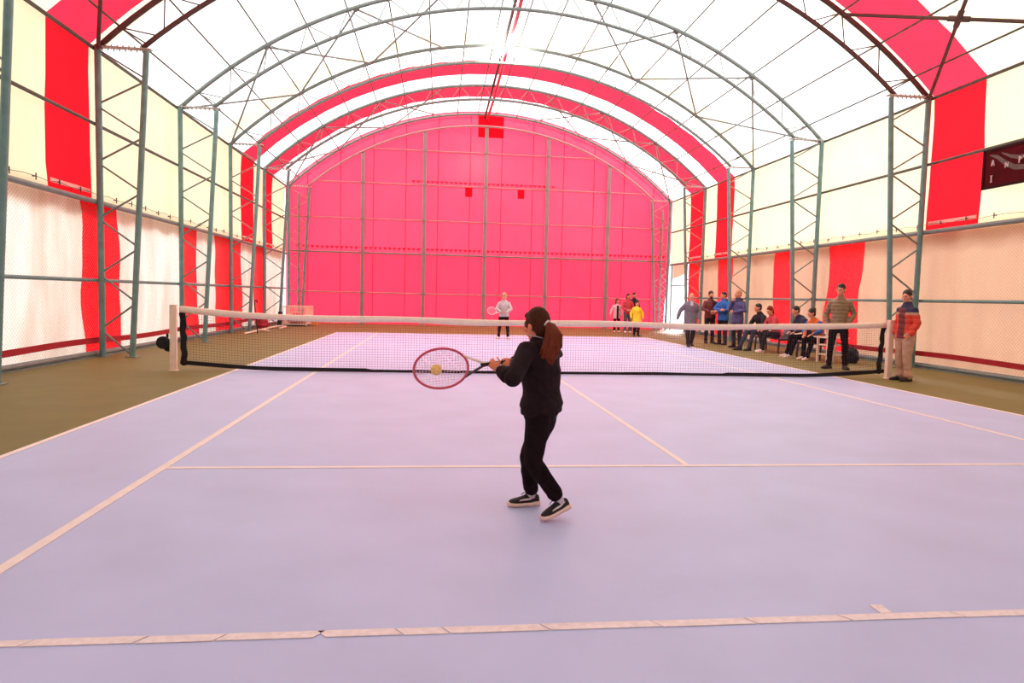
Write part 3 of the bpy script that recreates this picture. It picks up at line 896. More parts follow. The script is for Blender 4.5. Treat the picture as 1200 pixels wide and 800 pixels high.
def shoe(parent, an, t, k, m_up, m_sole, up=None, fancy=False):
    """shoe under ankle an; t = toe direction (may tilt), k = foot length"""
    t = V(t).normalized(); up = V(up) if up else V((0, 0, 1)); up = (up - t * up.dot(t)).normalized(); s = t.cross(up)
    Mx = Matrix((s, t, up)).transposed()
    h_an = .085 * k / .27
    o = V(an) - up * h_an - t * (.25 * k)          # heel bottom
    W = .36 * k
    prof = [(0, .30, .22), (.03, .36, .25), (.15, .40, .30), (.30, .40, .33), (.45, .42, .27), (.6, .47, .20), (.78, .50, .155), (.92, .42, .12), (1.0, .22, .075)]
    st = .026 * k / .27
    bm = NB(); rings = []
    for y, w, h in prof:
        w2 = w * W; hh = h * k * .95
        row = [bm.verts.new(o + Mx @ V(p)) for p in ((-w2, y * k, st * .6), (-w2 * 1.02, y * k, st + hh * .35), (-w2 * .72, y * k, st + hh * .8), (-w2 * .25, y * k, st + hh), (w2 * .25, y * k, st + hh), (w2 * .72, y * k, st + hh * .8), (w2 * 1.02, y * k, st + hh * .35), (w2, y * k, st * .6))]
        rings.append(row)
    for i in range(len(rings) - 1):
        for q in range(8): bm.faces.new((rings[i][q], rings[i][(q + 1) % 8], rings[i + 1][(q + 1) % 8], rings[i + 1][q]))
    bm.faces.new(rings[0]); bm.faces.new(rings[-1][::-1])
    bmesh.ops.recalc_face_normals(bm, faces=bm.faces[:])
    up_o = build('shoe', bm, m_up, parent, smooth=True)
    md = up_o.modifiers.new('sub', 'SUBSURF'); md.levels = 1; md.render_levels = 2
    bm = NB(); rings = []
    for y, w, h in [(-.02, .30, 0)] + prof[1:-1] + [(1.02, .26, 0)]:
        w2 = (w + .05) * W; lift = .02 * k * max(0, (y - .75) / .25)
        tk = st * (1.5 if y < .3 else 1.15)
        rings.append([bm.verts.new(o + Mx @ V(p)) for p in ((-w2 * .94, y * k, lift), (-w2, y * k, lift + tk * .6), (-w2 * .97, y * k, lift + tk), (w2 * .97, y * k, lift + tk), (w2, y * k, lift + tk * .6), (w2 * .94, y * k, lift))])
    for i in range(len(rings) - 1):
        for q in range(6): bm.faces.new((rings[i][q], rings[i][(q + 1) % 6], rings[i + 1][(q + 1) % 6], rings[i + 1][q]))
    bm.faces.new(rings[0]); bm.faces.new(rings[-1][::-1])
    so = build('sole', bm, m_sole, up_o, smooth=True)
    if fancy:
        for sgn in (-1, 1):                      # curved tick on the side, laces, heel tab
            bm = NB(); pts = []
            for q in range(9):
                u_ = q / 8
                y = .72 - .56 * u_; zz = .165 + .12 * u_ ** 1.4
                if q == 0: y, zz = .64, .215
                if q == 1: y, zz = .68, .172
                pw = .40 + .05 * max(0, (y - .3)) 
                pts.append((y, zz, pw))
            vs = []
            for q, (y, zz, pw) in enumerate(pts):
                wd = (.003, .011, .013, .012, .0095, .007, .005, .003, .001)[q] * k / .2
                vs.append([bm.verts.new(o + Mx @ V((sgn * (pw * W * (1.0 - 1.0 * max(0, zz - .165)) + .001), y * k, zz * k + d))) for d in (-wd * .9, wd * .9)])
            for q in range(8): bm.faces.new((vs[q][0], vs[q][1], vs[q + 1][1], vs[q + 1][0]))
            md = build('side_tick', bm, 'shoe_white', up_o)
            sl = md.modifiers.new('th', 'SOLIDIFY'); sl.thickness = .003
        bm = NB()
        for q in range(4):
            y = .40 + .07 * q; z = (.30 - .055 * q) * k + st * .8
            tube(bm, [o + Mx @ V((-.25 * W, y * k, z * .88)), o + Mx @ V((0, (y + .02) * k, z * 1.02)), o + Mx @ V((.25 * W, y * k, z * .88))], [.0028] * 3, n=5)
        for sgn in (-1, 1):
            tube(bm, [o + Mx @ V((0, .40 * k, .33 * k)), o + Mx @ V((sgn * .12 * W, .44 * k, .40 * k)), o + Mx @ V((sgn * .3 * W, .5 * k, .37 * k)), o + Mx @ V((sgn * .42 * W, .55 * k, .30 * k))], [.0028] * 4, n=5)
        build('lace', bm, 'rubber', up_o)
    return up_o

def person(label, loc, rz, J, H, group=None, child=False, vox=.009, skin='skin', jacket=None, trousers=None, shoes=('shoe_black', 'shoe_black'), hair=None, extra=None, footk=None, shoeup={}, fancy=False):
    S = H / 1.75
    hk = (1.18 if child else 1.05) * S
    root = empty('person', loc, label, 'person', group, rz)
    F = frame(J['hf'], J['hu'])
    bm = NB()
    torso(bm, J, S, -.012, 0)
    tube(bm, [J['neck'] - V((0, 0, .05 * S)), lerp(J['neck'], J['head'], .35), lerp(J['neck'], J['head'], .8)], [.058 * S, .052 * S, .052 * S], n=12)
    head_solid(bm, J['head'], F, hk)
    fk = footk or .155 * H
    for R, sg in (('R', 1), ('L', -1)):
        arm(bm, J, S, R, -.010 * S if jacket else 0); leg(bm, J, S, R, -.006)
        hand_solid(bm, J['w' + R], J['d' + R], J['p' + R], sg, J['curl'], S * (1.05 if child else 1.0))
        t = J['t' + R].normalized(); a = J['a' + R]
        up = V(shoeup.get(R, (0, 0, 1))).normalized()
        tube(bm, [lerp(a, J['k' + R], .10), a - up * .03 * S, a - up * .045 * S + t * fk * .3, a - up * .055 * S + t * fk * .6], [.028 * S, .030 * S, .028 * S, .022 * S], n=10)
    body = link('body', fuse(bm, vox, 3), skin, root, smooth=True)
    # eyes
    for sg in (-1, 1):
        bm = NB(); ball(bm, J['head'] + F @ V((sg * .031 * hk, .086 * hk, .003 * hk)), .0078 * hk, nu=10, nv=6)
        build('eye', bm, 'eye', root, smooth=True)
    if hair:
        bm = NB(); hm = hair['mat']; c = J['head']
        def E(p, r): ball(bm, c + F @ (V(p) * hk), tuple(q * hk for q in r), F)
        if hair.get('style'): E((0, -.014, .040), (.084, .099, .100)); E((0, -.05, -.03), (.074, .058, .06))
        else: E((0, -.013, .037), (.080, .097, .095)); E((0, -.048, -.02), (.073, .056, .05))
        if hair.get('style') == 'long':
            for p, r in (((0, -.06, -.05), (.085, .055, .10)), ((0, -.07, -.14), (.08, .05, .10)), ((.07, -.02, -.05), (.022, .05, .10)), ((-.07, -.02, -.05), (.022, .05, .10))): E(p, r)
        elif hair.get('style') == 'tail':
            for p, r in (((0, -.12, -.01), (.035, .045, .04)), ((0, -.14, -.08), (.03, .035, .09))): E(p, r)
        elif hair.get('style') == 'bun':
            E((0, -.085, .09), (.04, .04, .04))
        if hair.get('beard'):
            E((0, .038, -.066), (.060, .058, .040)); E((0, .064, -.092), (.034, .028, .028))
        if hair.get('fringe'): E((0, .055, .085), (.055, .035, .03))
        if hair.get('bald'):
            bm.free(); bm = NB(); E((0, -.05, -.01), (.074, .058, .045))
        o = link('hair', fuse(bm, max(vox, .007), 2, disp=folds(.006 * hk, 60, 25)), hm, root, smooth=True)
    if trousers:
        bm = NB()
        pel = J['pel']
        tube(bm, [pel + V((0, 0, .10 * S)), pel, lerp(pel, (J['hR'] + J['hL']) / 2, 1) - V((0, 0, .06 * S))], [(.142 * S, .105 * S), (.165 * S, .12 * S), (.14 * S, .105 * S)], side=J['hside'], n=16)
        for R in 'RL': leg(bm, J, S, R, trousers.get('off', .012), trousers.get('to', .93), trousers.get('cuff', .052 * S), trousers.get('bulk', 1.0))
        o = link('trousers', fuse(bm, max(vox, .008), 3, disp=folds(.009 * S, 9, 16, 3)), trousers['mat'], root, smooth=True)
    if jacket:
        bm = NB(); off = jacket.get('off', .022)
        torso(bm, J, S, off, jacket.get('hem', .10 * S), wide=jacket.get('wide', 1.0), xhem=jacket.get('xhem', 0.0))
        for R in 'RL': arm(bm, J, S, R, off * .8, jacket.get('sleeve', {}).get(R, .93), jacket.get('bulk', 1.0))
        if jacket.get('collar', True):
            tube(bm, [J['neck'] - V((0, 0, .02)) * S, lerp(J['neck'], J['head'], jacket.get('collar_top', .12))], [.076 * S, .070 * S], n=14)
        if jacket.get('hood'):
            bk = -(J['side'].cross(V((0, 0, 1)))) * -1
            f = V((0, 0, 1)).cross(J['side'])
            ball(bm, J['neck'] - f * .07 * S + V((0, 0, .0)), (.115 * S, .07 * S, .06 * S), frame(f, (0, 0, 1)))
        q = jacket.get('quilt')
        fz = folds(.010 * S, 8, 13, 7)
        def dsp(co):
            d = fz(co)
            if q: d = d * .4 - .008 * S * (abs(cos(co.z * pi / (q * S))) ** 6)
            return d
        me = fuse(bm, max(vox, .008), 3, disp=dsp)
        mats = jacket['mat']
        o = link('jacket', me, mats, root, smooth=True)
        if jacket.get('pick'):
            for p in me.polygons: p.material_index = jacket['pick'](p.center / S)
    for R in 'RL':
        shoe(root, J['a' + R], J['t' + R], fk, shoes[0], shoes[1], up=shoeup.get(R), fancy=fancy)
    if extra: extra(root, J, S, F, hk)
    return root

# --- the player in black, hitting a two-handed backhand
B = V((-1.37, -7.5, 0))
def W(x, y, z): return V((x, y, z)) - B
fb = V((-.74, .67, 0)).normalized(); rb = fb.cross(V((0, 0, 1)))
JG = dict(pel=W(-1.365, -7.5, .665), chest=W(-1.378, -7.5, .905), neck=W(-1.385, -7.49, 1.075), head=W(-1.408, -7.475, 1.192),
          sR=W(-1.272, -7.39, 1.030), sL=W(-1.486, -7.600, 1.036), eR=W(-1.43, -7.42, .93), eL=W(-1.588, -7.80, .892),
          wR=W(-1.589, -7.58, .979), wL=W(-1.652, -7.686, .924), hR=W(-1.325, -7.44, .64), hL=W(-1.39, -7.55, .64),
          kR=W(-1.438, -7.48, .345), kL=W(-1.43, -7.62, .352), aR=W(-1.398, -7.375, .068), aL=W(-1.255, -7.635, .108),
          hf=V((-.58, .81, -.12)), hu=V((-.05, 0, 1)), tR=V((-1, -.12, 0)), tL=V((-.86, -.42, -.24)),
          dR=V((-.35, -.85, .15)), dL=V((-.76, .20, .61)), pR=V((0, -.2, -1)), pL=V((.2, 1, -.08)), side=rb, hside=(rb + V((.1, -.1, 0))).normalized(), curl=.98)
HG = 1.31
def girl_extra(root, J, S, F, hk):
    c = J['head']
    tie = c + F @ (V((0.0, -.098, .006)) * hk)
    # hair cap with strands
    bm = NB()
    def E(p, r): ball(bm, c + F @ (V(p) * hk), tuple(q * hk for q in r), F, 20, 14)
    E((0, -.018, .034), (.083, .095, .101)); E((0, -.055, -.02), (.068, .058, .065)); E((0, -.05, -.062), (.045, .045, .03))
    E((.055, .01, .0), (.022, .05, .05)); E((-.06, .012, .018), (.02, .045, .04)); E((0, .05, .075), (.055, .04, .03))
    def ds(co):
        p = co - tie; a = atan2(p.x, p.z) + .6 * atan2(p.y, p.x)
        return .0032 * noise.noise(V((a * 16, p.length * 5, 1))) + .002 * noise.noise(V((a * 40, p.length * 6, 5)))
    hc = link('hair', fuse(bm, .005, 3, disp=ds), 'hair_brown', root, smooth=True)
    # ponytail
    bm = NB()
    off = [(0, 0, 0), (.026, -.020, -.018), (.040, -.034, -.065), (.030, -.042, -.13), (.008, -.046, -.19), (-.010, -.044, -.245), (-.020, -.040, -.285)]
    pts = [tie + V(q) for q in off]
    rad = [(.016, .016), (.034, .028), (.050, .034), (.058, .036), (.058, .032), (.046, .022), (.016, .009)]
    tube(bm, pts, rad, side=V((1, 0, 0)), n=18)
    for k in range(70):                          # separate locks
        a = random.uniform(0, 2 * pi); q = random.uniform(.72, 1.06); e = random.uniform(.75, 1.15)
        pp = []
        for i, (p, r) in enumerate(zip(pts, rad)):
            j = .004 * i * noise.noise(V((k, i * .6, 0)))
            pp.append(p + V((cos(a) * r[0] * q + j * 2, sin(a) * r[1] * q + j, -.02 * i / 6 * (e - .9) * 4)))
        tube(bm, pp, [.003, .0042, .0046, .0044, .0038, .0028, .0012], n=5)
    tail = build('ponytail', bm, 'hair_auburn', root, smooth=True)
    bm = NB(); k = 18
    t1 = (pts[1] - pts[0]).normalized(); s1 = t1.cross(V((0, 0, 1))).normalized(); u1 = s1.cross(t1)
    tube(bm, [tie + t1 * .006 + (s1 * cos(2 * pi * i / k) + u1 * sin(2 * pi * i / k)) * .021 for i in range(k)], [.007] * k, n=8, closed=True)
    o = build('hair_tie', bm, 'shoe_white', root, smooth=True); o['label'] = 'white hair tie'
    # pale collar edge round the neck
    bm = NB(); k = 28
    nb = lerp(J['neck'], J['head'], .33)
    fw = fb
    tube(bm, [nb + (rb * cos(2 * pi * i / k) + fw * sin(2 * pi * i / k)) * .060 * S / .75 + V((0, 0, .016 * sin(2 * pi * i / k + 5.2))) for i in range(k)], [.0034] * k, n=6, closed=True)
    o = build('collar_trim', bm, 'sock', root, smooth=True); o['label'] = 'pale collar edge'
    for R in 'RL':                               # socks
        bm = NB(); a = J['a' + R]; kn = J['k' + R]
        d = (kn - a).normalized()
        tube(bm, [a - d * .012 + V((-.006, 0, 0)), a + d * .025, a + d * .07], [.0295, .031, .033], n=12)
        build('sock', bm, 'sock', root, smooth=True)
    for R in 'RL':                               # ribbed trouser cuffs
        bm = NB(); a = J['a' + R]; kn = J['k' + R]
        d = (kn - a).normalized()
        p0 = a + d * .045
        tube(bm, [p0, p0 + d * .02, p0 + d * .04], [.038, .040, .039], n=14)
        build('trouser_cuff', bm, 'black_trouser', root, smooth=True)
    bm = NB()                                    # elastic waist of the sweatshirt
    tube(bm, [J['pel'] + V((-.003, 0, .0)), J['pel'] + V((-.004, 0, .03)), J['pel'] + V((-.006, 0, .07))], [(.148, .112), (.160, .124), (.150, .116)], side=J['hside'], n=20)
    me = fuse(bm, .008, 3, disp=folds(.010, 14, 10, 2))
    link('waistband', me, 'black_cloth', root, smooth=True)
person('child seen from behind in black tracksuit with auburn ponytail, swinging a racket', B, 0, JG, HG, child=True, vox=.0055, skin='skin_warm',
       jacket=dict(mat='black_cloth', off=.022, hem=.03, sleeve={'R': .74, 'L': .93}, collar=True, hood=True, wide=1.10, bulk=1.12, collar_top=.28),
       trousers=dict(mat='black_trouser', off=.012, to=.80, cuff=.036, bulk=1.12), shoes=('shoe_black', 'sole_white'),
       footk=.205, shoeup={'L': (-.18, 0, 1)}, fancy=True, extra=girl_extra)

# --- the opposite player
def arms_front(**k): return k
J = stand(1.46, eR=(.27, .05, 1.16), eL=(-.27, .05, 1.16), wR=(.12, .22, 1.02), wL=(-.10, .24, 1.02), dR=(-1, .35, -.1), dL=(1, .35, -.1), pR=(0, -.4, 1), pL=(0, -.4, 1),
          hR=(.1, 0, .9), hL=(-.1, 0, .9), kR=(.15, .02, .49), kL=(-.15, .02, .49), aR=(.19, -.02, .085), aL=(-.17, -.02, .085), hf=(0, 1, -.12), tR=(.4, 1, 0), tL=(-.4, 1, 0))
person('player in light grey hoodie and black leggings waiting beyond the net with a racket', (.08, 9.8, 0), radians(172), J, 1.46, child=True, vox=.010,
       jacket=dict(mat='light_grey', hem=.06, hood=True, wide=1.05, bulk=1.1), trousers=dict(mat='black_trouser', bulk=.9), shoes=('shoe_white', 'sole_white'), hair=dict(mat='hair_blond', style='bun'))
racket('tennis_racket', 'small racket held by the far player in the light grey hoodie', (-.33, 9.55, .90), (-.9, -.2, .12), (.25, -1, .1), ('white_tape', 'racket_dark', 'grip'), rx=.15, ry=.115, length=.58)

# --- group by the end wall
J = stand(1.38, eR=(.30, -.02, 1.14), wR=(.36, .02, .90), eL=(-.24, 0, 1.13), wL=(-.24, .05, .88), hf=(-.3, 1, 0))
person('child in an open pale pink jacket, leftmost of four by the red end wall', (5.36, 15.5, 0), radians(180), J, 1.36, child=True, vox=.010,
       jacket=dict(mat=['pink_white', 'dark_cloth'], hem=.18, wide=1.1, pick=lambda c: 1 if (abs(c.x) < .055 and c.y > .05 and c.z < 1.42) else 0), trousers=dict(mat='black_trouser'), shoes=('shoe_white', 'sole_white'), hair=dict(mat='hair_red', style='long'))
J = stand(1.60, eR=(.25, .02, 1.14), wR=(.13, .2, 1.0), eL=(-.25, .02, 1.14), wL=(-.12, .2, 1.0), dR=(-1, .3, 0), dL=(1, .3, 0), pR=(0, -1, 0), pL=(0, -1, 0), hf=(.1, 1, -.1))
person('person with long dark red hair in a rose top and faded jeans', (5.70, 15.1, 0), radians(185), J, 1.60, vox=.010,
       jacket=dict(mat='rose_red', hem=.08), trousers=dict(mat='jeans', bulk=1.05), shoes=('shoe_white', 'sole_white'), hair=dict(mat='hair_red', style='long'))
J = stand(1.66, hf=(-.2, 1, 0))
person('person in dark clothes standing behind the child in yellow', (6.22, 16.0, 0), radians(178), J, 1.66, vox=.010,
       jacket=dict(mat='dark_cloth', hem=.12, wide=1.08), trousers=dict(mat='dark_cloth'), shoes=('shoe_black', 'rubber'), hair=dict(mat='hair_black'))
J = stand(1.30, eR=(.29, -.02, 1.15), wR=(.30, .06, .92), eL=(-.29, -.02, 1.15), wL=(-.30, .06, .92))
person('child in a bright yellow raincoat and black trousers near the far baseline', (5.36, 12.7, 0), radians(180), J, 1.30, child=True, vox=.010,
       jacket=dict(mat='yellow', hem=.20, wide=1.18, bulk=1.15, hood=True, xhem=.03), trousers=dict(mat='black_trouser', bulk=.95), shoes=('shoe_black', 'rubber'), hair=dict(mat='hair_black'))

# --- spectators along the right side
J = stand(1.60, eR=(.34, -.06, 1.15), wR=(.43, .0, .90), eL=(-.26, -.03, 1.14), wL=(-.24, .1, .92), aR=(.08, .16, .085), kR=(.10, .12, .49), aL=(-.08, -.14, .10), kL=(-.10, .06, .50), tR=(.1, 1, 0), tL=(-.1, 1, 0), hf=(.15, 1, -.1), neck=(0, .01, 1.46), head=(0, .045, 1.62))
person('bald person in a bulky grey jacket walking in from the doorway', (5.50, 7.7, 0), radians(172), J, 1.60, vox=.010,
       jacket=dict(mat=['slate', 'dark_cloth', 'light_grey'], hem=.24, wide=1.14, bulk=1.18, xhem=.02, hood=True, pick=lambda c: 2 if (abs(c.x) < .045 and c.y > .04 and c.z > 1.34) else 0), trousers=dict(mat='dark_cloth', bulk=1.1), hair=dict(mat='hair_black', bald=True))
J = stand(1.70, eR=(.27, .04, 1.14), wR=(.10, .26, 1.06), eL=(-.27, .04, 1.14), wL=(-.08, .24, 1.02), dR=(-1, .2, 0), dL=(1, .25, -.1), pR=(0, -1, 0), pL=(0, -1, 0), hf=(-.15, 1, 0))
person('bearded person in a maroon jacket standing behind the blue jacket', (6.80, 9.35, 0), radians(178), J, 1.70, vox=.010,
       jacket=dict(mat=['maroon', 'dark_cloth'], hem=.08, wide=1.08, pick=lambda c: 1 if (c.x < -.02 and c.y > .02) else 0), trousers=dict(mat='dark_cloth'), hair=dict(mat='hair_black', beard=True))
J = stand(1.68, eR=(.26, .10, 1.18), wR=(-.06, .26, 1.14), eL=(-.26, .10, 1.16), wL=(.05, .28, 1.09), dR=(-1, 0, .1), dL=(1, 0, .1), pR=(0, -1, 0), pL=(0, -1, 0), hf=(.35, 1, 0))
person('person in a bright blue hooded jacket with folded arms', (6.98, 8.75, 0), radians(122), J, 1.68, vox=.010,
       jacket=dict(mat=['blue', 'navy'], hem=.12, wide=1.12, bulk=1.12, hood=True, pick=lambda c: 1 if (c.y < -.02 and c.x < .0) else 0), trousers=dict(mat='dark_cloth', bulk=1.05), hair=dict(mat='hair_black'))
J = stand(1.72, eR=(.25, .06, 1.15), wR=(.05, .20, 1.42), eL=(-.25, .03, 1.14), wL=(-.02, .24, 1.08), dR=(-.3, .05, 1), dL=(1, .1, .2), pR=(0, -1, 0), pL=(0, -1, 0), hf=(.6, 1, .05), curl=.6)
person('tall person in a purple navy jacket with one hand raised to the chin', (6.86, 7.45, 0), radians(118), J, 1.72, vox=.010,
       jacket=dict(mat=['purple_navy', 'navy'], hem=.18, wide=1.1, bulk=1.1, hood=True, pick=lambda c: 1 if c.z > 1.40 else 0), trousers=dict(mat='dark_cloth', bulk=1.05), hair=dict(mat='hair_blond'))

def sit(H, lean=.10, **kw):
    d = dict(pel=(0, 0, .56), chest=(0, .05 + lean, .90), neck=(0, .08 + lean * 1.9, 1.08), head=(0, .13 + lean * 2.2, 1.25), sR=(.165, .07 + lean * 1.7, .985), sL=(-.165, .07 + lean * 1.7, .985),
             eR=(.25, .20 + lean, .78), eL=(-.25, .20 + lean, .78), wR=(.12, .42 + lean * .5, .69), wL=(-.12, .42 + lean * .5, .69), dR=(-.3, 1, -.3), dL=(.3, 1, -.3), pR=(0, -.2, -1), pL=(0, -.2, -1),
             hR=(.09, .03, .54), hL=(-.09, .03, .54), kR=(.13, .46, .54), kL=(-.13, .46, .54), aR=(.12, .45, .085), aL=(-.12, .45, .085), hside=(1, 0, 0))
    d.update(kw)
    return stand(H, **d)
J = sit(1.70, .04, aR=(.10, .74, .085), kR=(.12, .50, .52), aL=(-.14, .60, .085), hf=(.45, 1, 0))
person('person in a black jacket seated with legs stretched out on the bench', (7.25, 6.62, 0), radians(105), J, 1.70, vox=.010,
       jacket=dict(mat='dark_cloth', hem=.02, bulk=1.1, wide=1.08), trousers=dict(mat='dark_jeans', bulk=.95), hair=dict(mat='hair_black'))
J = sit(1.62, .06, hf=(-.35, 1, -.25), aR=(.1, .40, .085), aL=(-.1, .52, .085))
person('person with an auburn ponytail in a rose top seated on the bench', (7.30, 5.92, 0), radians(95), J, 1.60, vox=.010,
       jacket=dict(mat='rose_red', hem=.02), trousers=dict(mat='dark_cloth', bulk=.95), shoes=('shoe_white', 'sole_white'), hair=dict(mat='hair_auburn', style='tail'))
J = sit(1.66, .14, hf=(.1, 1, -.1), aR=(.12, .56, .085), aL=(-.12, .62, .085))
person('person in a navy jacket leaning forward on the bench, black trousers', (7.36, 4.36, 0), radians(92), J, 1.62, vox=.010,
       jacket=dict(mat='navy', hem=.02, wide=1.06, bulk=1.08, hood=True), trousers=dict(mat='black_trouser'), shoes=('shoe_white', 'sole_white'), hair=dict(mat='hair_black'))
J = sit(1.60, .12, hf=(.5, 1, -.1), aR=(.10, .52, .085), aL=(-.12, .66, .085), wR=(.10, .5, .66))
person('person with dark tied hair in orange and blue seated nearest the white table', (7.34, 3.86, 0), radians(112), J, 1.56, vox=.010,
       jacket=dict(mat=['orange_top', 'blue'], hem=.02, pick=lambda c: 1 if abs(c.x) > .165 else 0), trousers=dict(mat='black_trouser'), shoes=('shoe_white', 'sole_peach'), hair=dict(mat='hair_black', style='bun'))

J = stand(1.80, eR=(.25, -.06, 1.12), wR=(.22, .06, .88), eL=(-.265, -.06, 1.14), wL=(-.18, .10, .95), hR=(.09, 0, .9), hL=(-.09, 0, .9), kR=(.13, .02, .49), kL=(-.13, .01, .49), aR=(.155, -.01, .085), aL=(-.15, -.01, .085), tR=(.55, 1, 0), tL=(-.35, 1, 0), dL=(.55, .5, -.8), hf=(.25, 1, .05))
person('tall person in an olive quilted jacket standing with legs apart before the red stripe', (6.42, 1.66, 0), radians(144), J, 1.80, vox=.008,
       jacket=dict(mat='olive', hem=.08, off=.026, wide=.97, bulk=.95, quilt=.075), trousers=dict(mat='black_trouser', bulk=.92), hair=dict(mat='hair_black'))
J = stand(1.66, eR=(.24, -.04, 1.12), wR=(.20, .06, .90), eL=(-.24, -.04, 1.12), wL=(-.205, .06, .90), dR=(-.35, .15, -.9), dL=(.35, .15, -.9), kR=(.10, .02, .49), kL=(-.10, .02, .49), aR=(.10, -.03, .085), aL=(-.12, -.02, .085), hf=(-.45, 1, -.05), tR=(.1, 1, 0), tL=(-.2, 1, 0))
def opick(c):
    if -.10 < c.x < .05 and c.y > .06 and c.z < 1.40: return 3
    if c.z > 1.325: return 1
    if c.z > 1.275: return 2
    return 0
def orange_extra(root, J, S, F, hk): pass
person('person in an orange and navy puffer jacket and beige trousers by the net post', (6.48, -.30, 0), radians(93), J, 1.66, vox=.008,
       jacket=dict(mat=['orange', 'navy', 'tan', 'maroon'], hem=.10, off=.032, wide=.98, bulk=1.06, quilt=.11, pick=opick), trousers=dict(mat='khaki', bulk=1.14, off=.014, cuff=.062), hair=dict(mat='hair_black'))

# ------------------------------------------------------------------ benches, bags, table, cage, loose pipes
def bench(y0, y1, label):
    root = empty('bench', (7.38, (y0 + y1) / 2, 0), label, 'bench', 'benches along the right wall')
    L = y1 - y0
    for k in range(3):
        bm = NB(); box(bm, (-.13 + .13 * k, 0, .385), (.115, L, .03)); bmesh.ops.bevel(bm, geom=bm.edges[:], offset=.006, segments=1, affect='EDGES'); build('seat_slat', bm, 'bench_dark', root)
    for s in (-1, 1):
        bm = NB(); y = s * (L / 2 - .18)
        bar(bm, (-.17, y, 0), (-.15, y, .37), .04, .04, V((0, 1, 0))); bar(bm, (.17, y, 0), (.15, y, .37), .04, .04, V((0, 1, 0))); bar(bm, (-.16, y, .355), (.16, y, .355), .04, .03)
        build('leg_frame', bm, 'steel_dark', root)
bench(5.45, 7.15, 'dark bench under the people in black and rose red')
bench(3.45, 4.85, 'dark bench under the navy and orange jackets')

def sack(name, loc, size, m, label, cat, seed, strap=True):
    root = empty(name, loc, label, cat)
    bm = NB(); ball(bm, (0, 0, size[2] * .5), (size[0] / 2, size[1] / 2, size[2] / 2)); ball(bm, (0, 0, size[2] * .3), (size[0] * .52, size[1] * .52, size[2] * .3))
    box(bm, (0, 0, size[2] * .2), (size[0] * .7, size[1] * .7, size[2] * .4))
    link('body', fuse(bm, .02, 4, disp=folds(.03, 9, 9, seed)), m, root, smooth=True)
    if strap:
        bm = NB(); tube(bm, [(-.06, 0, size[2] * .93), (-.05, 0, size[2] + .06), (.05, 0, size[2] + .06), (.06, 0, size[2] * .93)], [.012] * 4, n=6)
        build('strap', bm, 'rubber', root, smooth=True)
    return root
sack('backpack', (7.40, 5.50, .402), (.3, .26, .30), 'bag_grey', 'grey backpack on the bench beside the rose red top', 'bag', 1.0)
root = empty('table', (7.14, 3.05, 0), 'small white slatted table behind the olive jacket', 'table')
TX_, TY_ = .21, .20
for sx in (-1, 1):
    for sy in (-1, 1):
        bm = NB(); box(bm, (sx * TX_, sy * TY_, .29), (.045, .045, .58)); build('leg', bm, 'white_paint', root)
bm = NB()
for k in range(6): box(bm, (0, -TY_ + k * .088, .595), (.58, .07, .025))
build('tabletop', bm, 'white_paint', root)
for z in (.2, .42):
    bm = NB()
    for s in (-1, 1): box(bm, (0, s * TY_, z), (.48, .02, .03)); box(bm, (s * TX_, 0, z), (.02, .44, .03))
    build('rail', bm, 'white_paint', root)
sack('ball_bag', (7.16, 3.08, .61), (.34, .3, .30), 'bag_cream', 'cream bag slumped on the small white table', 'bag', 4.0, False)
sack('sports_bag', (7.66, 3.10, 0), (.34, .42, .36), 'dark_cloth', 'dark sports bag on the floor behind the white table', 'bag', 6.0)

root = empty('slatted_cage', (-7.62, 15.9, 0), 'white wire cage standing on the floor in the far left corner', 'cage')
bm = NB(); LX, LY, LZ = .95, 1.3, .74
for sx in (-1, 1):
    for sy in (-1, 1): box(bm, (sx * LX / 2, sy * LY / 2, LZ / 2 + .03), (.045, .045, LZ))
for z in (.09, LZ * .55, LZ + .03):
    for s in (-1, 1): box(bm, (0, s * LY / 2, z), (LX, .035, .045)); box(bm, (s * LX / 2, 0, z), (.035, LY, .045))
build('frame', bm, 'white_paint', root)
bm = NB()
for k in range(1, 9):
    for s in (-1, 1): rod(bm, (-LX / 2 + LX * k / 9, s * LY / 2, .06), (-LX / 2 + LX * k / 9, s * LY / 2, LZ + .03), .009, 5)
for k in range(1, 11):
    for s in (-1, 1): rod(bm, (s * LX / 2, -LY / 2 + LY * k / 11, .06), (s * LX / 2, -LY / 2 + LY * k / 11, LZ + .03), .009, 5)
for k in range(1, 6):
    for s in (-1, 1): rod(bm, (-LX / 2, s * LY / 2, .06 + LZ * k / 6), (LX / 2, s * LY / 2, .06 + LZ * k / 6), .007, 5)
build('wire_grid', bm, 'white_paint', root)
bm = NB()
for k in range(6): box(bm, (0, -.55 + k * .22, .05), (LX, .12, .025))
build('floor_slat', bm, 'bench_dark', root)
sack('ball_sack', (-7.62, 15.85, .07), (.7, .8, .42), 'rose_red', 'pile of dark red cloth inside the white wire cage', 'cloth', 9.0, False)
root = empty('orange_block', (-7.02, 16.35, 0), 'orange plastic block on the floor right of the white cage', 'block')
bm = NB(); box(bm, (0, 0, .11), (.22, .22, .22)); box(bm, (0, 0, .24), (.14, .14, .06)); bmesh.ops.bevel(bm, geom=bm.edges[:], offset=.02, segments=2, affect='EDGES')
build('body', bm, 'orange_plastic', root)

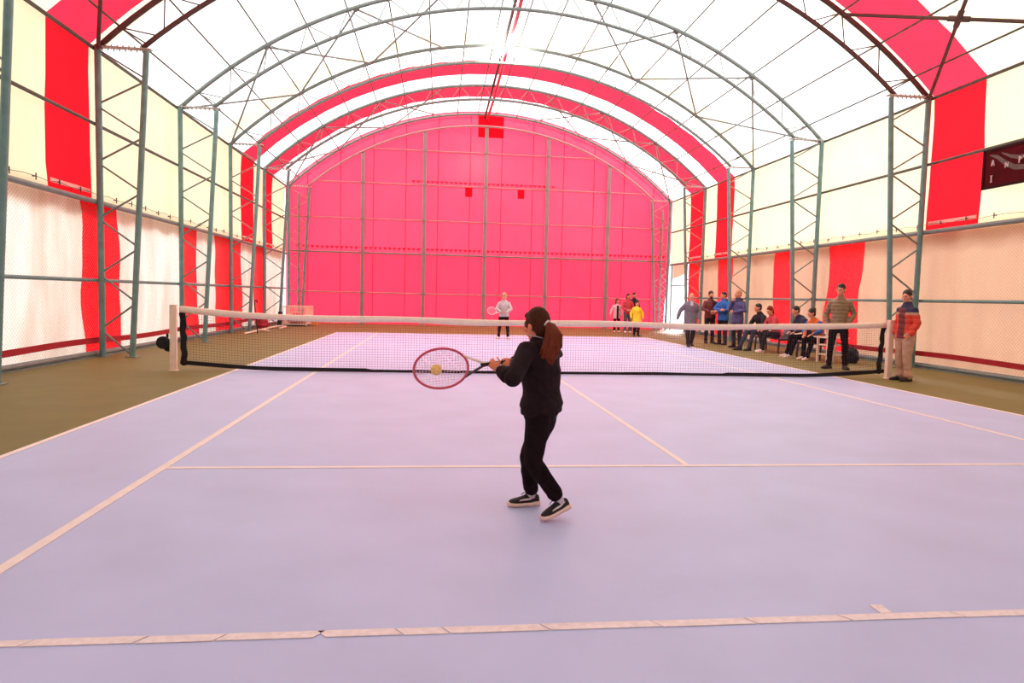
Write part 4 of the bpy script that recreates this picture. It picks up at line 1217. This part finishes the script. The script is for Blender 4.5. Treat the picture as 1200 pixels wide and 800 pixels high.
root = empty('bent_pipe', (-7.6, 10.6, 0), 'bent white pipe frame lying on the floor along the left wall', 'pipe')
bm = NB(); tube(bm, [(-.30, -1.0, .04), (-.35, 1.0, .05), (-.4, 3.0, .05), (-.36, 3.5, .06), (-.2, 3.6, .06), (-.05, 3.4, .05), (-.05, 2.4, .04)], [.033] * 7, n=8)
build('long_tube', bm, 'white_paint', root, smooth=True)
bm = NB(); tube(bm, [(-.32, .5, .09), (-.1, .65, .06), (.0, .75, .04)], [.025] * 3, n=8); build('short_tube', bm, 'white_paint', root, smooth=True)
sack('red_sack', (-8.28, 13.1, 0), (.42, .5, .52), 'strap_red', 'round red sack on the floor at the foot of the left wall', 'sack', 11.0, False)
root = empty('hooked_cane', (-7.72, 10.32, 0), 'dark hooked cane leaning against a column on the left side', 'cane')
bm = NB(); tube(bm, [(0, 0, 0), (-.05, .02, .5), (-.10, .04, .92)], [.016] * 3, n=8); build('shaft', bm, 'rubber', root, smooth=True)
bm = NB(); tube(bm, [(-.10, .04, .92), (-.105, .04, 1.0), (-.08, .04, 1.06), (-.03, .04, 1.05), (-.02, .04, .99)], [.018] * 5, n=8); build('hook', bm, 'rubber', root, smooth=True)

# ------------------------------------------------------------------ dark red banner on the right wall
root = empty('banner', (XW - .11, -.78, 4.07), 'dark red banner with grey swirls and white marks, high on the right wall', 'banner')
bm = NB(); box(bm, (0, 0, 0), (.03, 2.84, .74)); build('panel', bm, 'sign_red', root)
bm = NB()
for z in (-.36, .36): box(bm, (-.02, 0, z), (.02, 2.88, .05))
for y in (-1.42, 1.42): box(bm, (-.02, y, 0), (.02, .05, .76))
build('frame', bm, 'sign_frame', root)
def ribbon(bm, pts, wd, x=-.02):
    prev = None
    for (y, z), w_ in zip(pts, wd):
        c = [bm.verts.new((x + dx, y, z + d)) for dx, d in ((0, -w_), (0, w_), (-.008, w_), (-.008, -w_))]
        if prev:
            for e in range(4): bm.faces.new((prev[e], prev[(e + 1) % 4], c[(e + 1) % 4], c[e]))
        else: bm.faces.new(c)
        prev = c
    bm.faces.new(prev[::-1])
bm = NB()
ribbon(bm, [(1.28, .27), (1.1, .20), (.9, .05), (.7, -.06), (.45, -.10), (.1, -.05), (-.3, .08), (-.8, .16)], [.01, .04, .055, .05, .045, .05, .06, .02])
ribbon(bm, [(1.0, .26), (.8, .16), (.6, .10), (.3, .10), (-.1, .16)], [.01, .03, .04, .04, .01])
build('swirl', bm, 'sign_grey', root)
def mark(strokes, y, z):
    bm = NB()
    for a, b in strokes: bar(bm, (-.032, y - a[0], z + a[1]), (-.032, y - b[0], z + b[1]), .012, .022, V((1, 0, 0)))
    build('mark', bm, 'sign_white', root)
mark([((-.03, -.05), (0, .06)), ((.03, -.05), (0, .06)), ((-.02, -.01), (.02, -.01))], 1.19, .10)
mark([((0, -.06), (0, .06)), ((-.02, .06), (.02, .06)), ((-.02, -.06), (.02, -.06))], 1.20, -.20)
mark([((-.03, -.05), (-.03, .05)), ((.03, -.05), (.03, .05)), ((-.03, .05), (.03, -.05))], .86, .01)
mark([((-.03, -.06), (-.03, .06)), ((-.03, .06), (.03, .02)), ((.03, .02), (-.03, -.01))], .56, .05)
mark([((0, -.09), (0, .09)), ((-.05, .03), (.05, .05))], .46, .06)
mark([((-.03, -.05), (.03, .05)), ((-.03, .05), (.03, -.05))], .20, .10)
mark([((-.03, -.06), (-.03, .06)), ((-.03, .0), (.03, .0)), ((.03, -.06), (.03, .06))], -.1, .05)
